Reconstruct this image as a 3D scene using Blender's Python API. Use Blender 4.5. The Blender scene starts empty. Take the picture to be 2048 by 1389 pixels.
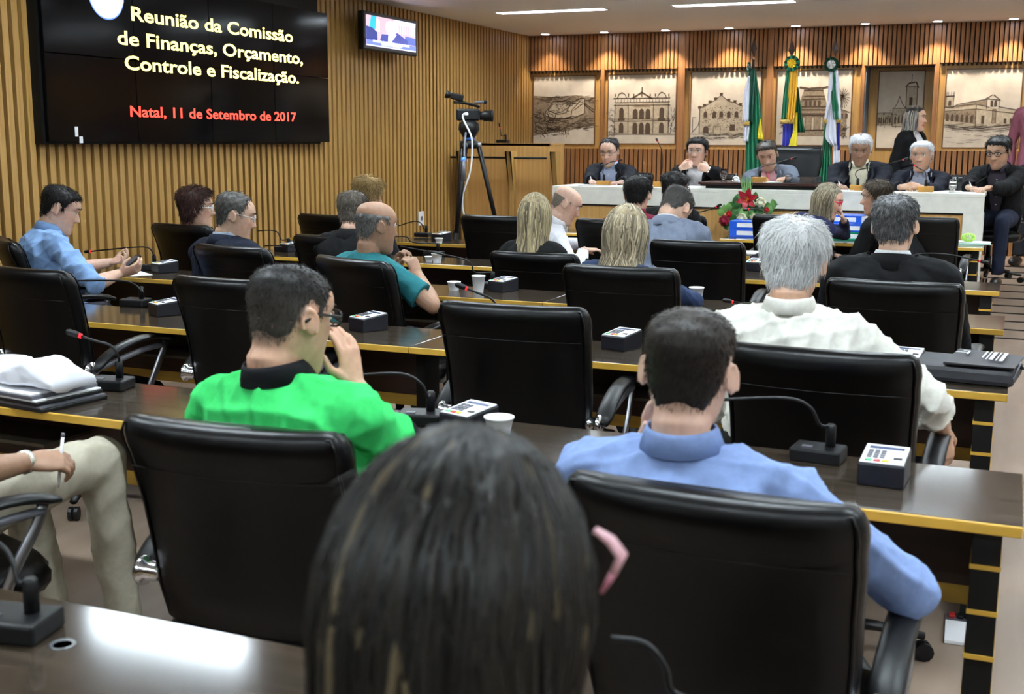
import bpy, bmesh, math, random
import numpy as np
from mathutils import Vector, Matrix, Euler
from mathutils.bvhtree import BVHTree

scene = bpy.context.scene
COL = scene.collection
R = math.radians
# ------------------------------------------------------------------ camera
F_PX, PITCH, YAW, ROLL, CAM_H = 2371.67, 0.171993, 0.398930, 0.003996, 1.49861
def _axes():
    cy, sy = math.cos(YAW), math.sin(YAW)
    w = Vector((-sy*math.cos(PITCH), cy*math.cos(PITCH), -math.sin(PITCH)))
    r = Vector((cy, sy, 0)); u = r.cross(w)
    c, s = math.cos(ROLL), math.sin(ROLL)
    return c*r + s*u, c*u - s*r, w
CR, CU, CW = _axes()
CAM = Vector((0, 0, CAM_H))
cd = bpy.data.cameras.new('camera'); cam = bpy.data.objects.new('camera', cd); COL.objects.link(cam)
cd.sensor_width = 36; cd.sensor_fit = 'HORIZONTAL'; cd.lens = F_PX/2048*36
cd.clip_start = .05; cd.clip_end = 60
cd.dof.use_dof = True; cd.dof.focus_distance = 5.6; cd.dof.aperture_fstop = 6.3
cam.matrix_world = Matrix(((CR.x, CU.x, -CW.x, 0), (CR.y, CU.y, -CW.y, 0), (CR.z, CU.z, -CW.z, CAM_H), (0, 0, 0, 1)))
scene.camera = cam
def ray(x, y):
    x, y = float(x), float(y)
    return CW + (x-1024)/F_PX*CR - (y-694.5)/F_PX*CU
def onZ(x, y, z): d = ray(x, y); return CAM + d*((z-CAM_H)/d.z)
def onY(x, y, Y): d = ray(x, y); return CAM + d*(Y/d.y)
def onX(x, y, X): d = ray(x, y); return CAM + d*(X/d.x)
# ------------------------------------------------------------------ world, exposure
wd = bpy.data.worlds.new('world'); scene.world = wd; wd.use_nodes = True
wd.node_tree.nodes['Background'].inputs[0].default_value = (.9, .95, 1, 1)
wd.node_tree.nodes['Background'].inputs[1].default_value = .05
scene.view_settings.view_transform = 'Standard'; scene.view_settings.look = 'None'
scene.view_settings.gamma = 1; scene.view_settings.use_curve_mapping = False
scene.view_settings.exposure = 1.12
TROFFER_E = 50.0      # emission of the ceiling troffers
SPOT_W = 15.0         # watts of each wall-washing downlight
# ------------------------------------------------------------------ room constants
XL, XR, YB, YR, ZC = -5.5, 4.2, 13.5, -3.0, 2.73
ROW0, PITCHY, DESK_Z, DESK_D = 2.464, 1.35, .75, .42
DAIS_Z = .33
def rowY(c): return ROW0 + PITCHY*('ABCDEFG'.index(c)-1)
# ------------------------------------------------------------------ materials
MATS = {}
def mat(name, col, rough=.5, metal=0, spec=.5, noise=0, nscale=(20, 20, 20), bump=0, emit=0, trans=0, coat=0, alpha=1, sheen=0, attr=False, col2=None, det=4):
    if name in MATS: return MATS[name]
    m = bpy.data.materials.new(name); m.use_nodes = True; nt = m.node_tree; b = nt.nodes['Principled BSDF']
    c = (*col, 1)
    b.inputs['Base Color'].default_value = c; b.inputs['Roughness'].default_value = rough
    b.inputs['Metallic'].default_value = metal; b.inputs['Specular IOR Level'].default_value = spec
    b.inputs['Transmission Weight'].default_value = trans; b.inputs['Coat Weight'].default_value = coat
    b.inputs['Alpha'].default_value = alpha; b.inputs['Sheen Weight'].default_value = sheen
    if emit: b.inputs['Emission Color'].default_value = c; b.inputs['Emission Strength'].default_value = emit
    src = None
    if attr:
        a = nt.nodes.new('ShaderNodeAttribute'); a.attribute_name = 'Col'; src = a.outputs['Color']
        nt.links.new(src, b.inputs['Base Color'])
    if noise or bump:
        tc = nt.nodes.new('ShaderNodeTexCoord'); mp = nt.nodes.new('ShaderNodeMapping'); mp.inputs['Scale'].default_value = nscale
        nz = nt.nodes.new('ShaderNodeTexNoise'); nz.inputs['Scale'].default_value = 1; nz.inputs['Detail'].default_value = det
        nt.links.new(tc.outputs['Object'], mp.inputs[0]); nt.links.new(mp.outputs[0], nz.inputs['Vector'])
        if noise:
            mx = nt.nodes.new('ShaderNodeMix'); mx.data_type = 'RGBA'
            rp = nt.nodes.new('ShaderNodeMapRange'); rp.inputs[1].default_value = .3; rp.inputs[2].default_value = .7
            nt.links.new(nz.outputs['Fac'], rp.inputs[0]); nt.links.new(rp.outputs[0], mx.inputs['Factor'])
            if src is not None:
                m2 = nt.nodes.new('ShaderNodeMix'); m2.data_type = 'RGBA'; m2.blend_type = 'MULTIPLY'; m2.inputs['Factor'].default_value = 1
                mx.inputs[6].default_value = (1-noise,)*3+(1,); mx.inputs[7].default_value = (1+noise*.4,)*3+(1,)
                nt.links.new(src, m2.inputs[6]); nt.links.new(mx.outputs[2], m2.inputs[7]); nt.links.new(m2.outputs[2], b.inputs['Base Color'])
            else:
                mx.inputs[6].default_value = c
                mx.inputs[7].default_value = (*(col2 or [min(1, v*(1-noise)) for v in col]), 1)
                nt.links.new(mx.outputs[2], b.inputs['Base Color'])
        if bump:
            bp = nt.nodes.new('ShaderNodeBump'); bp.inputs['Strength'].default_value = bump; bp.inputs['Distance'].default_value = .01
            nt.links.new(nz.outputs['Fac'], bp.inputs['Height']); nt.links.new(bp.outputs[0], b.inputs['Normal'])
    MATS[name] = m
    return m
OAK = mat('oak_slat', (.45, .265, .08), .42, noise=.5, nscale=(60, 60, 1.6), bump=.05, col2=(.31, .155, .036))
OAK2 = mat('oak_veneer', (.56, .32, .11), .38, noise=.5, nscale=(45, 45, 1.2), col2=(.42, .215, .062))
FRAME = mat('honey_wood', (.50, .30, .095), .4, noise=.4, nscale=(30, 30, 1.5), col2=(.36, .2, .055))
REDW = mat('reddish_wood', (.36, .17, .06), .4, noise=.5, nscale=(50, 50, 1.5), col2=(.2, .085, .028))
BACKB = mat('dark_backing', (.035, .018, .008), .8)
DESKTOP = mat('dark_laminate', (.062, .046, .033), .12, noise=.6, nscale=(2.5, 45, 45), col2=(.024, .017, .012))
YEL = mat('ochre_edge', (.62, .36, .045), .45, noise=.2, nscale=(6, 40, 40))
BLACKP = mat('black_panel', (.003, .0028, .0028), .55, spec=.25)
BROWNP = mat('brown_modesty', (.05, .018, .008), .45, noise=.4, nscale=(3, 40, 40))
LEATHER = mat('black_leather', (.0012, .0012, .0016), .34, spec=.3, noise=.3, nscale=(60, 60, 60), bump=.06)
PLAST = mat('black_plastic', (.004, .004, .005), .42, spec=.35)
GPLAST = mat('grey_plastic', (.10, .10, .12), .4)
CHROME = mat('chrome', (.75, .76, .8), .14, metal=1)
STEEL = mat('satin_metal', (.35, .36, .38), .35, metal=1)
STONE = mat('cream_stone', (.88, .86, .78), .35, noise=.12, nscale=(14, 14, 14))
WHITE = mat('white_plastic', (.85, .85, .88), .4)
PAPER = mat('paper', (.86, .86, .88), .7)
CEIL = mat('ceiling_paint', (.78, .75, .72), .8)
WALLP = mat('wall_paint', (.55, .54, .52), .8)
RED = mat('red_ring', (.7, .012, .02), .35, emit=.35)
GLASS = mat('clear_glass', (1, 1, 1), .02, trans=1)
ACRYL = mat('acrylic', (.95, .97, 1), .03, trans=1)
GOLD = mat('gold_fringe', (.62, .4, .08), .4, noise=.6, nscale=(120, 120, 120))
LAMP = mat('lamp_tube', (.82, .94, 1), .5, emit=TROFFER_E)
LAMPW = mat('downlight_glow', (.80, .84, 1), .5, emit=30)
# ------------------------------------------------------------------ mesh builder
class MB:
    def __init__(s): s.v = []; s.f = []
    def add(s, vs, fs):
        n = len(s.v); s.v += [tuple(p) for p in vs]; s.f += [tuple(i+n for i in f) for f in fs]; return s
    def box(s, lo, hi, M=None):
        x0, y0, z0 = lo; x1, y1, z1 = hi
        vs = [(x0,y0,z0),(x1,y0,z0),(x1,y1,z0),(x0,y1,z0),(x0,y0,z1),(x1,y0,z1),(x1,y1,z1),(x0,y1,z1)]
        if M is not None: vs = [M @ Vector(v) for v in vs]
        return s.add(vs, [(3,2,1,0),(4,5,6,7),(0,1,5,4),(1,2,6,5),(2,3,7,6),(3,0,4,7)])
    def loft(s, rings, cap=True, closed=False):
        n = len(rings[0]); vs = [p for r in rings for p in r]; fs = []
        m = len(rings)
        for i in range(m if closed else m-1):
            a, b = i*n, ((i+1) % m)*n
            for j in range(n):
                k = (j+1) % n; fs.append((a+j, a+k, b+k, b+j))
        if cap and not closed:
            fs.append(tuple(range(n-1, -1, -1))); fs.append(tuple((m-1)*n+j for j in range(n)))
        return s.add(vs, fs)
    def tube(s, pts, rad, n=8, cap=True, flat=1.0, up=None):
        pts = [Vector(p) for p in pts]; m = len(pts)
        rad = rad if hasattr(rad, '__len__') else [rad]*m
        rings = []; px = None
        for i in range(m):
            t = (pts[min(i+1, m-1)]-pts[max(i-1, 0)])
            t = t.normalized() if t.length > 1e-9 else Vector((0, 0, 1))
            if px is None:
                a = Vector(up) if up else (Vector((0, 0, 1)) if abs(t.z) < .9 else Vector((1, 0, 0)))
                px = t.cross(a).normalized()
            else:
                px = (px - t*px.dot(t)); px = px.normalized() if px.length > 1e-6 else t.orthogonal().normalized()
            py = t.cross(px)
            rings.append([pts[i] + rad[i]*(math.cos(2*math.pi*k/n)*px + flat*math.sin(2*math.pi*k/n)*py) for k in range(n)])
        return s.loft(rings, cap)
    def ball(s, c, r, n=12, m=8, M=None):
        c = Vector(c); r = r if hasattr(r, '__len__') else (r, r, r)
        rings = []
        for i in range(m+1):
            th = math.pi*(.02 + .96*i/m); rings.append([(r[0]*math.sin(th)*math.cos(2*math.pi*k/n), r[1]*math.sin(th)*math.sin(2*math.pi*k/n), -r[2]*math.cos(th)) for k in range(n)])
        rings = [[c + (M @ Vector(p) if M is not None else Vector(p)) for p in rg] for rg in rings]
        return s.loft(rings)
    def lathe(s, prof, c=(0, 0, 0), n=16, M=None, cap=True):
        c = Vector(c); rings = []
        for r, z in prof:
            rg = [Vector((r*math.cos(2*math.pi*k/n), r*math.sin(2*math.pi*k/n), z)) for k in range(n)]
            rings.append([c + (M @ p if M is not None else p) for p in rg])
        return s.loft(rings, cap)
    def prism(s, poly, d, O, U, V, N):
        # polygon (u,v) pairs extruded from O along N by d
        O, U, V, N = Vector(O), Vector(U), Vector(V), Vector(N); n = len(poly)
        a = [O+U*p[0]+V*p[1] for p in poly]; b = [p+N*d for p in a]
        return s.add(a+b, [tuple(range(n-1, -1, -1)), tuple(range(n, 2*n))] + [(i, (i+1) % n, n+(i+1) % n, n+i) for i in range(n)])
    def build(s, name, m, parent=None, smooth=False, bevel=0, loc=None, off=None, recalc=True):
        vs = s.v
        if off is not None: vs = [(p[0]-off[0], p[1]-off[1], p[2]-off[2]) for p in vs]
        me = bpy.data.meshes.new(name); me.from_pydata([tuple(p) for p in vs], [], s.f)
        if recalc:
            bm = bmesh.new(); bm.from_mesh(me); bmesh.ops.recalc_face_normals(bm, faces=bm.faces); bm.to_mesh(me); bm.free()
        return obj(name, me, m, parent, smooth, bevel, loc)
def obj(name, me, m, parent=None, smooth=False, bevel=0, loc=None):
    o = bpy.data.objects.new(name, me); COL.objects.link(o)
    if m is not None:
        me.materials.clear(); me.materials.append(m)
    if smooth: me.polygons.foreach_set('use_smooth', [True]*len(me.polygons))
    if parent is not None: o.parent = parent
    if loc is not None: o.location = loc
    if bevel:
        b = o.modifiers.new('bevel', 'BEVEL'); b.width = bevel; b.segments = 2; b.limit_method = 'ANGLE'; b.angle_limit = R(40)
    return o
def tag(o, label=None, cat=None, group=None, kind=None):
    if label: o['label'] = label
    if cat: o['category'] = cat
    if group: o['group'] = group
    if kind: o['kind'] = kind
    return o
def empty(name, loc=(0, 0, 0), rz=0, label=None, cat=None, group=None):
    o = bpy.data.objects.new(name, None); COL.objects.link(o); o.location = loc; o.rotation_euler = (0, 0, rz)
    o.empty_display_size = .1
    return tag(o, label, cat, group)
def copy_tree(o, parent=None):
    c = o.copy(); COL.objects.link(c)
    if parent is not None: c.parent = parent
    for ch in list(o.children): copy_tree(ch, c)
    return c
def place(proto, used, loc, rz, label, group=None, scale=None):
    o = proto if not used[0] else copy_tree(proto); used[0] = True
    o.location = loc; o.rotation_euler = (0, 0, rz); o['label'] = label
    if group: o['group'] = group
    if scale: o.scale = scale
    return o
def bez(pts, n=16):
    # Catmull-Rom through points
    P = [Vector(p) for p in pts]; P = [P[0]*2-P[1]] + P + [P[-1]*2-P[-2]]; out = []
    seg = len(P)-3
    for i in range(n+1):
        t = i/n*seg; k = min(int(t), seg-1); t -= k
        a, b, c, d = P[k:k+4]
        out.append(.5*((2*b) + (c-a)*t + (2*a-5*b+4*c-d)*t*t + (3*b-a-3*c+d)*t**3))
    return out
def text_mesh(s, size_x, size_z, bold=.02):
    # flat lettering in the XZ plane, lower left corner at the origin, fitted to the given width
    cu = bpy.data.curves.new('t', 'FONT'); cu.body = s; cu.offset = bold; cu.resolution_u = 3
    o = bpy.data.objects.new('t', cu); COL.objects.link(o)
    dg = bpy.context.evaluated_depsgraph_get(); me = bpy.data.meshes.new_from_object(o.evaluated_get(dg))
    bpy.data.objects.remove(o); bpy.data.curves.remove(cu)
    n = len(me.vertices); co = np.empty(n*3); me.vertices.foreach_get('co', co); co = co.reshape(-1, 3)
    x0, x1 = co[:, 0].min(), co[:, 0].max()
    sx = size_x/(x1-x0)
    new = np.zeros_like(co); new[:, 0] = (co[:, 0]-x0)*sx; new[:, 2] = co[:, 1]*(size_z if size_z else sx)
    me.vertices.foreach_set('co', new.ravel()); me.update()
    return me
# ================================================================== STRUCTURE
def struct(name, mb, m, parent=None, **k):
    o = mb.build(name, m, parent, **k)
    if parent is None: tag(o, kind='structure')
    return o
FLOORM = mat('vinyl_wood_floor', (.29, .215, .165), .38, noise=.5, nscale=(7, 1.1, 1), col2=(.20, .14, .10), det=8)
floor = struct('floor', MB().box((XL-.2, YR-.2, -.12), (XR+.2, YB+1.2, 0)), FLOORM)
TX = [-4.23, -2.47, -.71, 1.05, 2.81]; TY = [-.85, 2.1, 5.05, 8.0, 10.97]; TL, TW = 1.09, .15
cm = MB(); xe = [XL-.2]+[v for x in TX for v in (x-TL/2, x+TL/2)]+[XR+.2]; ye = [YR-.2]+[v for y in TY for v in (y-TW/2, y+TW/2)]+[YB+1.2]
for i in range(len(xe)-1):
    for j in range(len(ye)-1):
        if not (i % 2 and j % 2): cm.box((xe[i], ye[j], ZC), (xe[i+1], ye[j+1], ZC+.12))
ceil = struct('ceiling', cm, CEIL)
struct('wall_right', MB().box((XR, YR, 0), (XR+.12, YB+.9, ZC)), WALLP)
struct('wall_rear', MB().box((XL, YR-.12, 0), (XR, YR, ZC)), WALLP)
# ---- left wall of vertical slats
wl = struct('wall_left', MB().box((XL-.12, YR, 0), (XL, YB+.9, ZC)), BACKB)
SLP = .077
slat_me = None
n = int((YB-2.6)/SLP)
for i in range(n):
    y = YB-.04-i*SLP
    if slat_me is None:
        o = MB().box((0, -.023, 0), (.045, .023, ZC-.004)).build('slat', OAK, wl); slat_me = o.data
    else: o = obj('slat', slat_me, None, wl)
    o.location = (XL, y, .002)
# ---- back wall with bays
def bx(px): return onY(px, 200, YB).x
Z_UP = onY(1100, 143, YB).z        # lower end of the upper slats
Z_DADO = onY(1400, 298, YB).z      # top of the dado slats
D0, D1, ZD_TOP = bx(1729), bx(1866), onY(1800, 131, YB).z
wb = MB()
wb.box((XL, YB, 0), (D0, YB+.12, ZC)); wb.box((D1, YB, 0), (XR, YB+.12, ZC)); wb.box((D0, YB, ZD_TOP), (D1, YB+.12, ZC))
wb = struct('wall_back', wb, FRAME)
bays = [(XL+.02, bx(1204)), (bx(1211), bx(1357)), (bx(1371), bx(1533)), (bx(1546), bx(1722)), (D0-.02, D1+.02), (bx(1876), bx(1876)+1.16), (bx(1876)+1.24, bx(1876)+2.4)]
us = None
for bi, (a, b) in enumerate(bays):
    MB().box((a, YB-.012, Z_UP), (b, YB+.001, ZC)).build('slat_backing', BACKB, wb)
    k = max(3, int(round((b-a)/.0465))); p = (b-a)/k
    for j in range(k):
        zlo = Z_UP if bi != 4 else ZD_TOP
        if us is None:
            o = MB().box((-.0165, -.058, 0), (.0165, 0, 1)).build('upper_slat', REDW, wb); us = o.data
        else: o = obj('upper_slat', us, None, wb)
        o.location = (a+(j+.5)*p, YB-.012, zlo+.003); o.scale = (1, 1, ZC-zlo-.005)
    if bi != 4:
        # dark sockets below the slats
        for j in range(k):
            MBs = MB().box((-.012, 0, -.024), (.012, .006, 0)) if bi == 0 and j == 0 else None
            if MBs: o = MBs.build('slat_socket', BACKB, wb); sock = o.data
            else: o = obj('slat_socket', sock, None, wb)
            o.location = (a+(j+.5)*p+.012, YB-.008, Z_UP-.001)
pil = [(bx(1204), bx(1211)), (bx(1357), bx(1371)), (bx(1533), bx(1546)), (bx(1722), D0), (D1, bx(1876)), (bx(1876)+1.16, bx(1876)+1.24)]
for a, b in pil:
    MB().box((a, YB-.06, 0), (b, YB, ZC-.003)).build('pilaster', REDW, wb, bevel=.004)
# dado of slats
ds = None
for a, b in ((XL+.02, D0), (D1, D1+2.0)):
    MB().box((a, YB-.012, DAIS_Z), (b, YB+.001, Z_DADO)).build('dado_backing', BACKB, wb)
    MB().box((a, YB-.03, Z_DADO-.004), (b, YB+.001, Z_DADO+.012)).build('dado_rail', FRAME, wb)
    k = int((b-a)/.055); p = (b-a)/k
    for j in range(k):
        if ds is None: o = MB().box((-.019, -.04, 0), (.019, 0, Z_DADO-DAIS_Z-.005)).build('dado_slat', REDW, wb); ds = o.data
        else: o = obj('dado_slat', ds, None, wb)
        o.location = (a+(j+.5)*p, YB-.012, DAIS_Z)
# door recess
dr = MB().box((D0-.02, YB+.12, 0), (D0, YB+.62, ZD_TOP)).box((D1, YB+.12, 0), (D1+.02, YB+.62, ZD_TOP)).box((D0-.02, YB+.12, ZD_TOP), (D1+.02, YB+.62, ZD_TOP+.02))
struct('trim_1', dr, mat('dark_jamb', (.03, .022, .016), .6))
struct('trim_2', MB().box((D0+.001, YB-.03, DAIS_Z), (D0+.012, YB+.30, ZD_TOP-.002)), mat('blue_grey_acoustic', (.13, .16, .19), .9, noise=.5, nscale=(90, 90, 90)))
door = struct('door_1', MB().box((D0+.012, YB+.30, DAIS_Z), (D1-.01, YB+.34, ZD_TOP-.005)), FRAME)
# ---- ink drawings on the wall panels
ARTM = mat('parchment', (.60, .54, .44), .6, noise=.18, nscale=(9, 9, 9))
INK = mat('sepia_ink', (.06, .035, .018), .7)
WASH = mat('sepia_wash', (.30, .23, .15), .7, noise=.5, nscale=(60, 60, 60))
WASH2 = mat('pale_wash', (.47, .40, .29), .7, noise=.3, nscale=(40, 40, 40))
rnd = random.Random(4)
def picture(px0, py0, px1, py1, Y, idx, label, par=None):
    a = onY(px0, py1, Y); b = onY(px1, py0, Y); x0, x1 = a.x, b.x
    z0, z1 = onY((px0+px1)/2, py1, Y).z, onY((px0+px1)/2, py0, Y).z
    W, H = x1-x0, z1-z0
    root = empty('wall_drawing', (x0, Y, z0), 0, label, 'drawing', 'sepia drawings along the panelled wall')
    t = .012
    fr = MB()
    for lo, hi in (((-t, 0), (0, H)), ((W, 0), (W+t, H)), ((-t, -t), (W+t, 0)), ((-t, H), (W+t, H+t))):
        fr.box((lo[0], -.012, lo[1]), (hi[0], 0, hi[1]))
    fr.build('frame', mat('dark_frame', (.13, .06, .02), .4), root)
    MB().box((0, -.006, 0), (W, 0, H)).build('sheet', ARTM, root)
    ink = MB(); wash = MB(); wash2 = MB()
    def line(pts, w=.006, jit=.004):
        for i in range(len(pts)-1):
            p = Vector((pts[i][0]*W+rnd.uniform(-jit, jit), pts[i][1]*H+rnd.uniform(-jit, jit))); q = Vector((pts[i+1][0]*W+rnd.uniform(-jit, jit), pts[i+1][1]*H+rnd.uniform(-jit, jit)))
            d = q-p
            if d.length < 1e-5: continue
            nn = Vector((-d.y, d.x)).normalized()*w*.5
            ink.add([(p.x+nn.x, -.0085, p.y+nn.y), (q.x+nn.x, -.0085, q.y+nn.y), (q.x-nn.x, -.0085, q.y-nn.y), (p.x-nn.x, -.0085, p.y-nn.y)], [(0, 1, 2, 3)])
    def poly(b, pts, y=None):
        y = y if y is not None else (-.0077 if b is wash2 else -.0068)
        b.add([(p[0]*W, y, p[1]*H) for p in pts], [tuple(range(len(pts)))])
    def rect(x, y, w, h, fill=None, lw=.005):
        if fill is not None: poly(fill, [(x, y), (x+w, y), (x+w, y+h), (x, y+h)], -.0081 if fill is not ink else -.0086)
        line([(x, y), (x+w, y), (x+w, y+h), (x, y+h), (x, y)], lw, .0015)
    def arch(x, y, w, h, fill=ink):
        pts = [(x, y), (x+w, y), (x+w, y+h*.6)] + [(x+w/2+w/2*math.cos(t), y+h*.6+h*.4*math.sin(t)) for t in np.linspace(.2, math.pi-.2, 6)] + [(x, y+h*.6)]
        poly(fill, pts, -.0086)
    def scrib(x, y, w, h, k, w0=.003, l=.05, ang=None):
        for _ in range(k):
            px, py = x+rnd.random()*w, y+rnd.random()*h; an = rnd.uniform(0, 6.28) if ang is None else ang+rnd.gauss(0, .25)
            line([(px, py), (px+l*math.cos(an), py+l*math.sin(an)*.7)], w0, 0)
    if idx == 0:      # star fort seen from the air, dunes in front
        poly(wash, [(0, .55), (0, .12), (.3, .16), (.6, .2), (1, .28), (1, .68), (.7, .72), (.3, .7), (0, .72)])
        poly(wash2, [(.2, .47), (.2, .42), (.37, .38), (.65, .38), (.65, .58), (.62, .62), (.33, .63)]); poly(wash2, [(.65, .38), (.84, .45), (.84, .66), (.8, .68), (.65, .58)])
        for P in ([(.2, .47), (.33, .63), (.62, .62), (.8, .68), (.84, .66), (.84, .45), (.65, .38), (.37, .38), (.2, .42), (.2, .47)], [(.33, .6), (.24, .5), (.4, .44), (.55, .47), (.62, .6)], [(.36, .38), (.37, .46), (.48, .48), (.65, .58)], [(.66, .5), (.82, .6)], [(.62, .4), (.64, .5), (.78, .64)], [(.84, .57), (1, .46)], [(.84, .6), (1, .5)]): line(P, .009)
        scrib(0, .14, .3, .35, 90, .006, .08); scrib(.2, .2, .8, .2, 110, .005, .09, .15); scrib(0, .58, 1, .13, 110, .004, .08, .1); scrib(.1, .12, .5, .12, 70, .005, .06); scrib(.36, .48, .24, .12, 24, .005, .04)
    elif idx == 1:    # opera house front
        poly(wash2, [(.1, .14), (.1, .6), (.9, .6), (.9, .14)])
        for x in (.1, .3, .68, .9): line([(x, .14), (x, .58)], .008)
        for y in (.33, .36, .56, .6, .66): line([(.08, y), (.92, y)], .009)
        line([(.36, .66), (.5, .74), (.64, .66)], .01); line([(.34, .66), (.5, .76), (.66, .66)], .007)
        for x in (.2, .8):
            line([(x-.07, .66), (x-.05, .72), (x, .75), (x+.05, .72), (x+.07, .66)], .008); arch(x-.035, .37, .07, .16); arch(x-.035, .15, .07, .16, ink); rect(x-.05, .34, .1, .03, ink)
        for x in (.37, .465, .56): arch(x, .36, .075, .15); arch(x, .14, .075, .17, ink)
        poly(wash, [(.37, .53), (.63, .53), (.6, .57), (.4, .57)], -.0081)
        for x in (.5, .38, .63, .1, .3, .7, .9): line([(x, .68), (x, .73 if x != .5 else .82)], .012)
        for k in range(18): line([(.1+k*.047, .6), (.1+k*.047, .65)], .006)
        scrib(0, .1, .1, .4, 40, .004, .06); scrib(.9, .12, .1, .35, 34, .004, .09, 1.4); line([(0, .13), (1, .13)], .006); scrib(.1, .14, .8, .42, 60, .002, .03)
    elif idx == 2:    # stone building with stepped battlements
        top = [(.13, .5), (.2, .53), (.28, .58), (.36, .62), (.44, .68), (.55, .6), (.64, .58), (.72, .54), (.9, .5)]
        poly(wash2, [(.13, .16)] + top + [(.92, .16)])
        line([(.13, .16)] + top + [(.92, .16)], .008)
        for x, y in top[:-1]: poly(ink, [(x-.02, y), (x+.02, y), (x+.025, y+.035), (x-.025, y+.035)], -.0086)
        for x in (.19, .32, .42, .53, .64): arch(x, .38, .055, .085); line([(x-.01, .37), (x+.065, .37)], .006)
        arch(.19, .16, .08, .1); rect(.34, .13, .1, .13, wash2); rect(.58, .2, .07, .08, ink)
        scrib(.15, .2, .75, .34, 220, .006, .018); line([(.02, .17), (.12, .28), (.13, .34)], .006); line([(.03, .18), (.03, .38), (.08, .38)], .006); line([(0, .15), (1, .13)], .006); scrib(.05, .08, .7, .08, 40, .004, .1, 0)
    elif idx == 3:    # palace with a tiered front and palms
        poly(wash, [(.1, .12), (.1, .38), (.3, .55), (.36, .74), (.62, .74), (.68, .55), (.95, .46), (.95, .12)])
        for y, a, b in ((.74, .36, .62), (.66, .36, .64), (.62, .34, .66), (.52, .3, .7), (.48, .3, .7), (.42, .26, .74), (.4, .26, .74), (.2, .24, .76)): line([(a, y), (b, y)], .012)
        for x in (.38, .5, .62): rect(x-.02, .2, .035, .18, wash2)
        for x in (.4, .46, .52, .58): rect(x-.02, .53, .03, .07, ink)
        line([(.3, .78), (.45, .76), (.6, .77), (.75, .8)], .02); scrib(.08, .16, .2, .22, 80, .008, .06); scrib(.72, .1, .24, .2, 60, .006, .05)
        for k in range(22):
            an = k/22*6.28; line([(.88, .66), (.88+.1*math.cos(an), .66+.14*math.sin(an)-.03)], .006)
        line([(.88, .66), (.86, .4)], .01); line([(.76, .52), (.98, .44)], .008)
        for x in (.8, .87, .93): rect(x, .36, .03, .06, ink)
    elif idx == 4:    # church with bell tower
        rect(.62, .52, .24, .28, wash2, .008); line([(.6, .8), (.68, .85), (.82, .86), (.88, .78)], .014); rect(.7, .56, .06, .1, ink)
        rect(.34, .28, .3, .24, wash2, .007); line([(.36, .52), (.42, .58), (.48, .68), (.54, .58), (.62, .52)], .007)
        for x in (.38, .46, .54): arch(x, .32, .04, .1)
        rect(.0, .3, .32, .16, wash2); 
        for k in range(6): arch(.02+k*.05, .32, .03, .09)
        scrib(0, .28, .6, .2, 60, .005, .04); line([(.73, .86), (.73, .96)], .006)
    else:             # long market building in perspective with a gabled portal
        poly(wash2, [(0, .3), (0, .5), (.42, .55), (1, .46), (1, .3), (.42, .26)])
        poly(wash, [(0, .36), (.42, .3), (.42, .5), (0, .47)], -.0081); poly(wash, [(.1, .5), (.2, .55), (.56, .61), (.56, .54), (.42, .55)], -.0081)
        for P in ([(0, .52), (.42, .56), (.6, .52)], [(0, .47), (.42, .5), (1, .43)], [(0, .29), (.42, .24), (1, .3)], [(.42, .26), (.42, .55)], [(.08, .51), (.18, .56), (.56, .62)], [(.56, .5), (.56, .63), (.72, .61), (.72, .49)], [(.54, .63), (.64, .68), (.74, .61)], [(.72, .52), (1, .47)], [(0, .26), (.42, .21), (1, .27)]): line(P, .007)
        for k in range(6): arch(.02+k*.066, .34-.004*k, .04, .1); 
        for x, w, h in ((.5, .035, .1), (.64, .05, .18), (.8, .03, .06), (.88, .03, .06), (.95, .03, .06)): rect(x, .31, w, h, wash if w > .04 else ink)
        rect(.61, .53, .03, .07, ink); rect(.66, .53, .03, .07, ink)
        rect(.01, .52, .1, .14, wash2); line([(.0, .66), (.12, .66)], .012); arch(.04, .54, .04, .07)
        for x in (.01, .04, .08, .11): line([(x, .66), (x, .72)], .005)
        scrib(0, .2, 1, .1, 70, .003, .12, .02); scrib(0, .36, .42, .1, 60, .003, .03); scrib(0, .05, 1, .12, 30, .003, .1, 0)
    if wash.f: wash.build('wash_tone', WASH, root, recalc=False)
    if wash2.f: wash2.build('pale_tone', WASH2, root, recalc=False)
    ink.build('ink_lines', INK, root, recalc=False)
    return root
YP = YB-.001
picture(1067, 153, 1190, 288, YP, 0, 'sepia drawing of a star fort on dunes, in the corner above the lectern')
picture(1216, 150, 1353, 287, YP, 1, 'sepia drawing of an opera house front with statues on its roof')
picture(1380, 144, 1523, 290, YP, 2, 'sepia drawing of a stone building with stepped battlements behind the leftmost flag')
picture(1551, 142, 1706, 290, YP, 3, 'sepia drawing of a tiered palace with palms behind the middle flag')
picture(1752, 143, 1850, 296, YB+.30, 4, 'shadowed sepia drawing of a church and bell tower on the recessed door')
picture(1885, 139, 2046, 295, YP, 5, 'sepia drawing of a long market building with gabled portal right of the door')
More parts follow.
